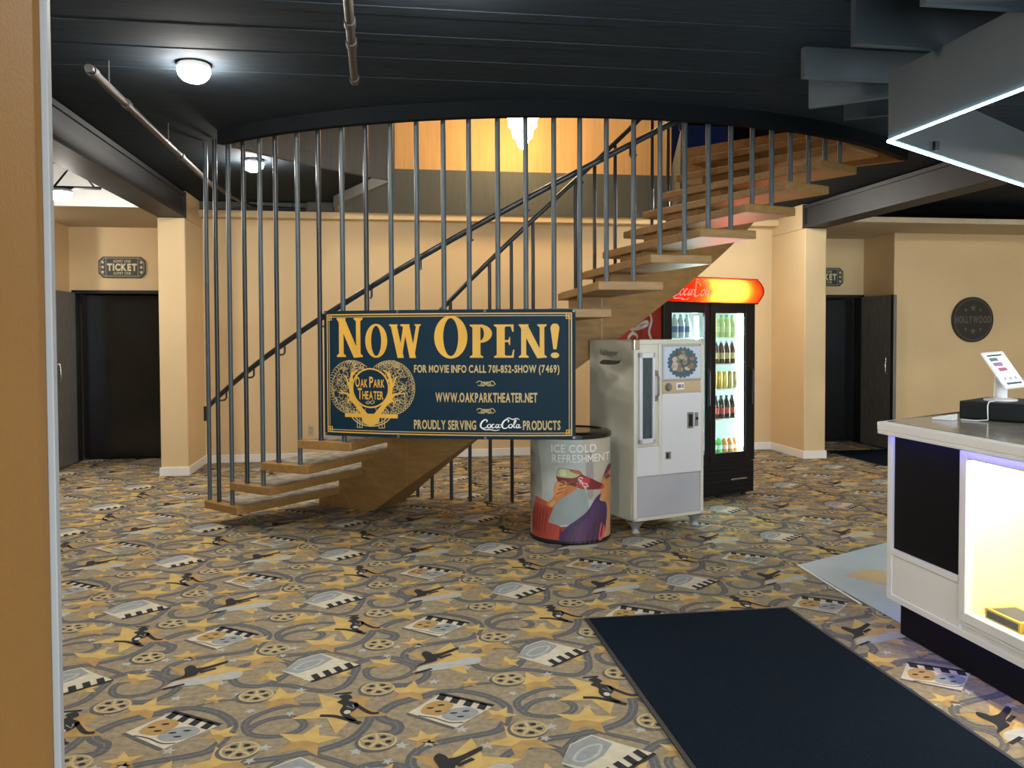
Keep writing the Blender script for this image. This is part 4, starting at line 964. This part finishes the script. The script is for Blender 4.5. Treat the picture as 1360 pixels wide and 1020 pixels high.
b = MB(); b.box(-.074, .074, -.108, .108, -.012, 0, 'plastic', TM); tb = b.build('tablet_case', t, bevel=.006)
b = MB(); b.box(-.062, .062, -.094, .094, .0003, .001, 'screen', TM); sc_ = b.build('screen', tb)
b = MB()
for x0, x1, y0, y1, c in [(-.055, .045, -.088, -.078, (.03, .05, .05)), (-.055, .0, -.07, -.05, (.12, .20, .18)), (-.05, .01, -.042, -.02, (.40, .16, .50)), (-.04, .015, -.010, .010, (.45, .14, .20)), (-.05, .05, .076, .088, (.10, .10, .14)), (-.045, -.03, .045, .062, (.35, .40, .50)), (-.01, .005, .045, .062, (.35, .40, .50)), (.025, .04, .045, .062, (.35, .40, .50))]:
    b.box(x0, x1, y0, y1, .001, .0016, flat(c), TM)
b.build('screen_tiles', sc_)
b = MB(); b.lathe([(0, 0), (.075, 0), (.075, .008), (.036, .014)], 'plastic', 24); b.build('base', t, smooth=40)
top_p = TL(pc)-e3*.014
b = MB(); b.tube([(0, 0, .01), (0, 0, .09), tuple(Vector((0, 0, .12)).lerp(top_p, .45)), tuple(top_p)], [.030, .030, .028, .024], 'plastic', 16); b.build('stem', t, smooth=50)
b = MB(); P = [(2.955, 3.73, 1.167), (2.90, 3.695, 1.168), (2.886, 3.686, 1.15), (2.884, 3.682, 1.11), (2.878, 3.672, 1.082), (2.84, 3.70, 1.0765), (2.80, 3.76, 1.0765)]
o = b.tube([Vector(p) for p in P], .0028, 'plastic', 8).build('charging_cable', smooth=60); tag(o, 'white cable hanging over the front of the cash drawer', 'cable')
t = thing('card_reader', (2.74, 3.80, 1.073), atan2(-.83, .56), 'small white wedge-shaped card reader lying by the cash drawer', 'card reader')
b = MB(); b.add([(-.05, -.03, 0), (.05, -.03, 0), (.05, .03, 0), (-.05, .03, 0), (-.05, -.03, .010), (.05, -.03, .032), (.05, .03, .032), (-.05, .03, .010)], [(3, 2, 1, 0), (4, 5, 6, 7), (0, 1, 5, 4), (1, 2, 6, 5), (2, 3, 7, 6), (3, 0, 4, 7)], 'plastic'); b.build('body', t, bevel=.003)
b = MB(); b.box(-.03, -.005, -.02, .02, .018, .0205, flat((.3, .3, .32))); b.build('key', t)

# ---- LED-edged soffit over the counter
sof = thing('counter_soffit', (2.563, 4.02, 2.495), 0, 'grey mitred fascia with glowing LED edge hanging over the counter', 'soffit')
def fascia(p, q, z0, z1, th, m, name, par):
    d = Vector((q[0]-p[0], q[1]-p[1], 0)).normalized(); n = Vector((-d.y, d.x, 0))*th
    P = [Vector((*p, 0)), Vector((*q, 0))]; vs = []
    for z in (z0, z1): vs += [P[0]+Vector((0, 0, z)), P[1]+Vector((0, 0, z)), P[1]+n+Vector((0, 0, z)), P[0]+n+Vector((0, 0, z))]
    return MB().add(vs, [(3, 2, 1, 0), (4, 5, 6, 7), (0, 1, 5, 4), (1, 2, 6, 5), (2, 3, 7, 6), (3, 0, 4, 7)], m).build(name, par)
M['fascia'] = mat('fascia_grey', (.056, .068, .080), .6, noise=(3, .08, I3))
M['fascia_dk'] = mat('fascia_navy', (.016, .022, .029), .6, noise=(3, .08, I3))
fascia((0, -3.0), (0, 0), 0, .335, -.02, 'fascia', 'long_fascia', sof)
fascia((0, 0), (LM[0]*5, LM[1]*5), 0, .335, -.02, 'fascia', 'mitre_fascia', sof)
for nm, p, q in (('led_strip', (-.002, -3.0), (-.002, .0)), ('led_strip', (.0, .004), (LM[0]*5, LM[1]*5+.004))):
    d = Vector((q[0]-p[0], q[1]-p[1], 0)); L = d.length; d.normalize(); k = int(L/.028); b = MB()
    ang = atan2(d.y, d.x)
    for i in range(k):
        c = Vector((*p, -.006))+d*(.014+i*.028)
        b.box(-.011, .011, -.006, .006, -.006, .003, 'led_white', Matrix.Translation(c) @ Matrix.Rotation(ang, 4, 'Z'))
    s = b.build(nm, sof); s['label'] = 'glowing white LED strip'
b = MB(); b.box(.40, .425, .19, .215, .0, .05, 'black_mat'); b.build('hanger_bracket', sof)
# hanging baffles stepping away above it
def baffle(p, q, z0, lab, m='fascia_dk'):
    t = thing('ceiling_baffle', (p[0], p[1], z0), 0, lab, 'ceiling baffle', 'stepped grey baffles under the ceiling')
    fascia((0, 0), (q[0]-p[0], q[1]-p[1]), 0, ZC-z0-.002, .04, m, 'board', t)
def wp(x, d): a = rad(8.6); return (x*cos(a)+d*sin(a), -x*sin(a)+d*cos(a))
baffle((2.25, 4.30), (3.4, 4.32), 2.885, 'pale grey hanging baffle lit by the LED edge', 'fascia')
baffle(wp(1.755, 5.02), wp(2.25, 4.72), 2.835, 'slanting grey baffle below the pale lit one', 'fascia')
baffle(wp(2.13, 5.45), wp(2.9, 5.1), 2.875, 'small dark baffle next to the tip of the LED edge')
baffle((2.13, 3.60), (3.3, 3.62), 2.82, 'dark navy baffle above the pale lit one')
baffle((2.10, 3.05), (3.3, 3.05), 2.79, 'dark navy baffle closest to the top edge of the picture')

# ================================================================== MATS, TILES
def mat_thing(name, x0, x1, y0, y1, lab, notch=False):
    t = thing(name, ((x0+x1)/2, (y0+y1)/2, 0.004), 0, lab, 'mat'); w, h = (x1-x0)/2, (y1-y0)/2
    B(-w+.02, w-.02, -h+.02, h-.02, .001, .0095, 'mat').build('pile', t)
    b = MB(); b.box(-w, w, -h, -h+.025, .0, .007, 'mat_edge'); b.box(-w, w, h-.025, h, .0, .007, 'mat_edge'); b.box(-w, -w+.025, -h+.025, h-.025, .0, .007, 'mat_edge'); b.box(w-.025, w, -h+.025, h-.025, .0, .007, 'mat_edge'); b.build('rubber_edge', t)
mat_thing('entry_mat', 1.03, 2.17, 1.2, 4.29, 'large navy entry mat on the patterned carpet before the counter')
mat_thing('doorway_mat', 5.56, 6.44, 8.75, 10.0, 'dark mat lying in the doorway near the round plaque')
b = MB(); b.prism([(2.58, 1.2), (5.4, 1.2), (5.4, 6.2), (4.6, 6.05), (2.64, 5.08)], .0035, .006, 'tile')
b.prism([(2.95, 4.56), (3.35, 4.75), (2.99, 4.93), (2.80, 4.80)], .006, .0066, 'tile_tan')
b.prism([(2.60, 4.28), (2.64, 5.08), (2.628, 5.08), (2.588, 4.28)], .0035, .0085, 'white')
struct(b.build('floor_service'))

# ================================================================== SIGNS
def ticket_sign(u, v, z, lab):
    t = thing('ticket_sign', (u, v, z), 0, lab, 'sign', 'ticket plaques over the doorways'); w, h, c = .265, .125, .05
    def oct_(k): return [(-w+k+c, -h+k), (w-k-c, -h+k), (w-k, -h+k+c), (w-k, h-k-c), (w-k-c, h-k), (-w+k+c, h-k), (-w+k, h-k-c), (-w+k, -h+k+c)]
    o = oct_(0); n = 8
    b = MB(); b.add([(x, -.025, y) for x, y in o]+[(x, 0, y) for x, y in o], [tuple(range(n)), tuple(range(2*n-1, n-1, -1))]+[(i, n+i, n+(i+1) % n, (i+1) % n) for i in range(n)], flat((.040, .044, .040))); b.build('board', t)
    f = lambda x, y: (x, -.0265, y)
    g1, g2 = flat((.50, .46, .30)), flat((.66, .60, .36))
    b = MB(); b.mapped(stroke(oct_(.018), .005, True), f, g1)
    for x in (-.18, .18): b.mapped(stroke([(x, -.11), (x, .11)], .004), f, g1)
    b.build('border', t)
    b = MB(); b.mapped(fit(text('ADMIT ONE', 1, .02), -.10, .10, .055, .088), f, g1); b.mapped(fit(text('ADMIT ONE', 1, .02), -.10, .10, -.088, -.055), f, g1); b.mapped(fit(text('TICKET', 1, .05), -.168, .168, -.045, .045), f, g2); b.build('lettering', t)
    b = MB()
    for x in (-.218, .218):
        for y in (-.058, 0, .058): MB().mapped(poly(star(x, y, .024)), f, g2).build('star', t)
ticket_sign(-3.09, VD-.001, 2.325, 'black ticket plaque on the wall above the doorway west of the stairs')
ticket_sign(5.90, VD-.001, 2.27, 'black ticket plaque partly hidden behind the pier near the fridge')
t = thing('round_sign', (7.58, VH-.001, 1.68), 0, 'round black Hollywood plaque with stars on the tan wall', 'sign')
b = MB(); n = 48; c = ell(0, 0, .295, .295, n); b.add([(x, -.03, y) for x, y in c]+[(x, 0, y) for x, y in c], [tuple(range(n)), tuple(range(2*n-1, n-1, -1))]+[(i, n+i, n+(i+1) % n, (i+1) % n) for i in range(n)], flat((.022, .020, .018))); b.build('board', t)
f = lambda x, y: (x, -.0315, y)
gs = flat((.10, .092, .08))
b = MB(); b.mapped(ring(0, 0, .268, .268, .008, n=48), f, gs); b.build('border', t)
b = MB(); b.mapped(fit(text('HOLLYWOOD', 1, .04), -.255, .255, -.048, .048), f, gs); b.build('lettering', t)
b = MB()
for s in (1, -1):
    MB().mapped(poly(star(0, s*.15, .05)), f, gs).build('star', t)
    for x in (-.105, .105): MB().mapped(poly(star(x, s*.125, .026)), f, gs).build('star', t)
t = thing('wall_outlet', (-.876, VB-.001, .37), 0, 'cream electrical outlet low on the tan back wall', 'outlet')
B(-.036, .036, -.006, 0, -.058, .058, flat((.52, .42, .28))).build('cover_plate', t, bevel=.003)
for z in (-.022, .022): B(-.016, .016, -.0085, -.006, z-.013, z+.013, flat((.40, .32, .21))).build('socket', t)
t = thing('light_switch', (-3.689, 10.33, 1.12), 0, 'small dark switch on the return wall beside the open door leaf', 'switch')
B(0, .006, -.036, .036, -.058, .058, flat((.45, .36, .22))).build('cover_plate', t, bevel=.002)
B(.006, .012, -.012, .012, -.02, .02, 'black_mat').build('toggle', t)

# ================================================================== LAMPS, PIPES
def lamp(loc, lab, first=None):
    t = thing('ceiling_light', loc, 0, lab, 'ceiling light', 'glass dome ceiling lights')
    MB().lathe([(0, 0), (.08, 0), (.092, -.010), (.092, -.028), (.08, -.032)], 'white', 28).build('base_ring', t, smooth=40)
    MB().lathe([(.086, -.030), (.090, -.042), (.083, -.068), (.062, -.092), (.034, -.104), (0, -.107)], 'globe', 28).build('glass_dome', t, smooth=60)
    return t
zl = ZC-.001
L0 = lamp((-1.06, 5.06, zl), 'glowing dome light on the dark ceiling beside the grey pipe')
dup(L0, (-1.13, 7.72, zl), 0, 'smaller-looking glowing dome light seen between the first stair poles')
dup(L0, (.25, 3.60, zl), 0, 'dome light cut by the top edge of the picture')
dup(L0, (-2.78, 7.9, 2.785), 0, 'dome light shining on the white fascia above the ticket doorway')
# unseen domes added to brighten the lobby, out of frame and in the stairwell
for p in [(3.6, -.6, zl), (-1.75, 3.4, zl), (4.2, 1.6, zl), (4.4, -1.2, zl), (5.9, 4.9, zl), (7.2, 3.2, zl), (7.4, 6.0, zl), (-4.3, 9.2, 2.799), (4.0, 8.9, zl), (.5, 8.5, 5.698), (2.4, 8.9, 5.698)]:
    dup(L0, p, 0, 'unseen dome light added on the upper storey ceiling above the stairwell' if p[2] > 4 else 'unseen dome light added on the ceiling behind the top treads of the stairs' if p[:2] == (4.0, 8.9) else 'unseen dome light added beyond the edge of the frame to brighten the lobby')
t = thing('chandelier', (1.53, 9.28, 5.69), 0, 'bright warm crystal chandelier hanging in the stairwell opening', 'chandelier')
MB().lathe([(0, 0), (.08, 0), (.07, -.03), (.012, -.05), (.010, -1.66), (0, -1.66)], 'brass', 16).build('rod', t, smooth=50)
DZ = -.08
mb = MB(); mb.lathe([(.21, -1.62), (.22, -1.60), (.22, -1.585), (.20, -1.58)], 'brass', 24, (0, 0, DZ))
for k in range(6):
    a = k*pi/3; mb.tube([(0, 0, -1.45+DZ), (.12*cos(a), .12*sin(a), -1.50+DZ), (.21*cos(a), .21*sin(a), -1.59+DZ)], .008, 'brass', 6)
mb.build('frame', t, smooth=50)
MB().lathe([(.205, -1.60), (.20, -1.68), (.165, -1.72), (.16, -1.80), (.12, -1.84), (.11, -1.92), (.07, -1.96), (.05, -2.03), (0, -2.06)], 'crystal', 20, (0, 0, DZ)).build('crystal_bowl', t, smooth=20)
def pipe(P, r, coup, name, lab, hang):
    b = MB().tube(P, r, 'pipe', 14); o = thing(name, P[0], 0, lab, 'pipe')
    def rel(q): return tuple(Vector(q)-Vector(P[0]))
    MB().tube([rel(q) for q in P], r, 'pipe', 14).build('tube', o, smooth=50)
    A, Z = Vector(P[0]), Vector(P[-1]); d = (Z-A).normalized()
    for q in coup:
        c = A+(Z-A)*q; MB().tube([rel(c-d*.035), rel(c+d*.035)], r*1.28, 'pipe', 14).build('coupling', o, smooth=40)
    for q in hang:
        c = A+(Z-A)*q; MB().tube([rel(c), rel((c.x, c.y, ZC))], .005, 'pipe', 6).build('hanger', o)
pipe([(-1.515, 4.72, 2.90), (-1.575, 8.25, 2.90)], .022, [.02, .20, .62], 'sprinkler_pipe', 'long grey sprinkler pipe under the dark ceiling beside the first poles', [.1, .5, .9])
MB().tube([(0, 0, 0), (.013, -.78, 0)], .032, 'pipe', 14)
pipe([(-.14, 3.3, 2.955), (-.157, 4.93, 2.955)], .022, [.45, .62, .985], 'sprinkler_pipe', 'short grey sprinkler pipe ending over the carpet before the banner', [.3, .8])
P = [(-1.58, 8.27, 2.93), (-1.56, 9.2, 2.96), (-1.50, 10.0, 2.985), (-1.42, 10.10, 2.985), (-1.2, 10.115, 2.975), (-.90, 10.115, 2.965)]
o = MB().tube(P, .024, 'black_mat', 10).build('conduit', smooth=60); tag(o, 'black conduit bending along the top of the back wall', 'conduit')
t = thing('junction_box', (-.72, 10.155, 3.0), 0, 'grey metal junction box on the fascia above the back wall', 'junction box')
B(-.16, .16, -.10, 0, -.05, .05, 'pipe').build('housing', t, bevel=.004); B(-.13, .13, -.106, -.10, -.035, .035, 'grey').build('cover', t)
t = thing('wall_screen', (4.95, 12.89, 4.52), 0, 'dark blue screen on the upper wall behind the top treads', 'screen')
B(-.55, .55, -.05, 0, -.31, .31, 'black_mat').build('bezel', t, bevel=.006); B(-.52, .52, -.053, -.05, -.28, .28, mat('blue_screen', (.01, .015, .05), .2, emit=(.02, .04, .15), estr=.12)).build('display', t)
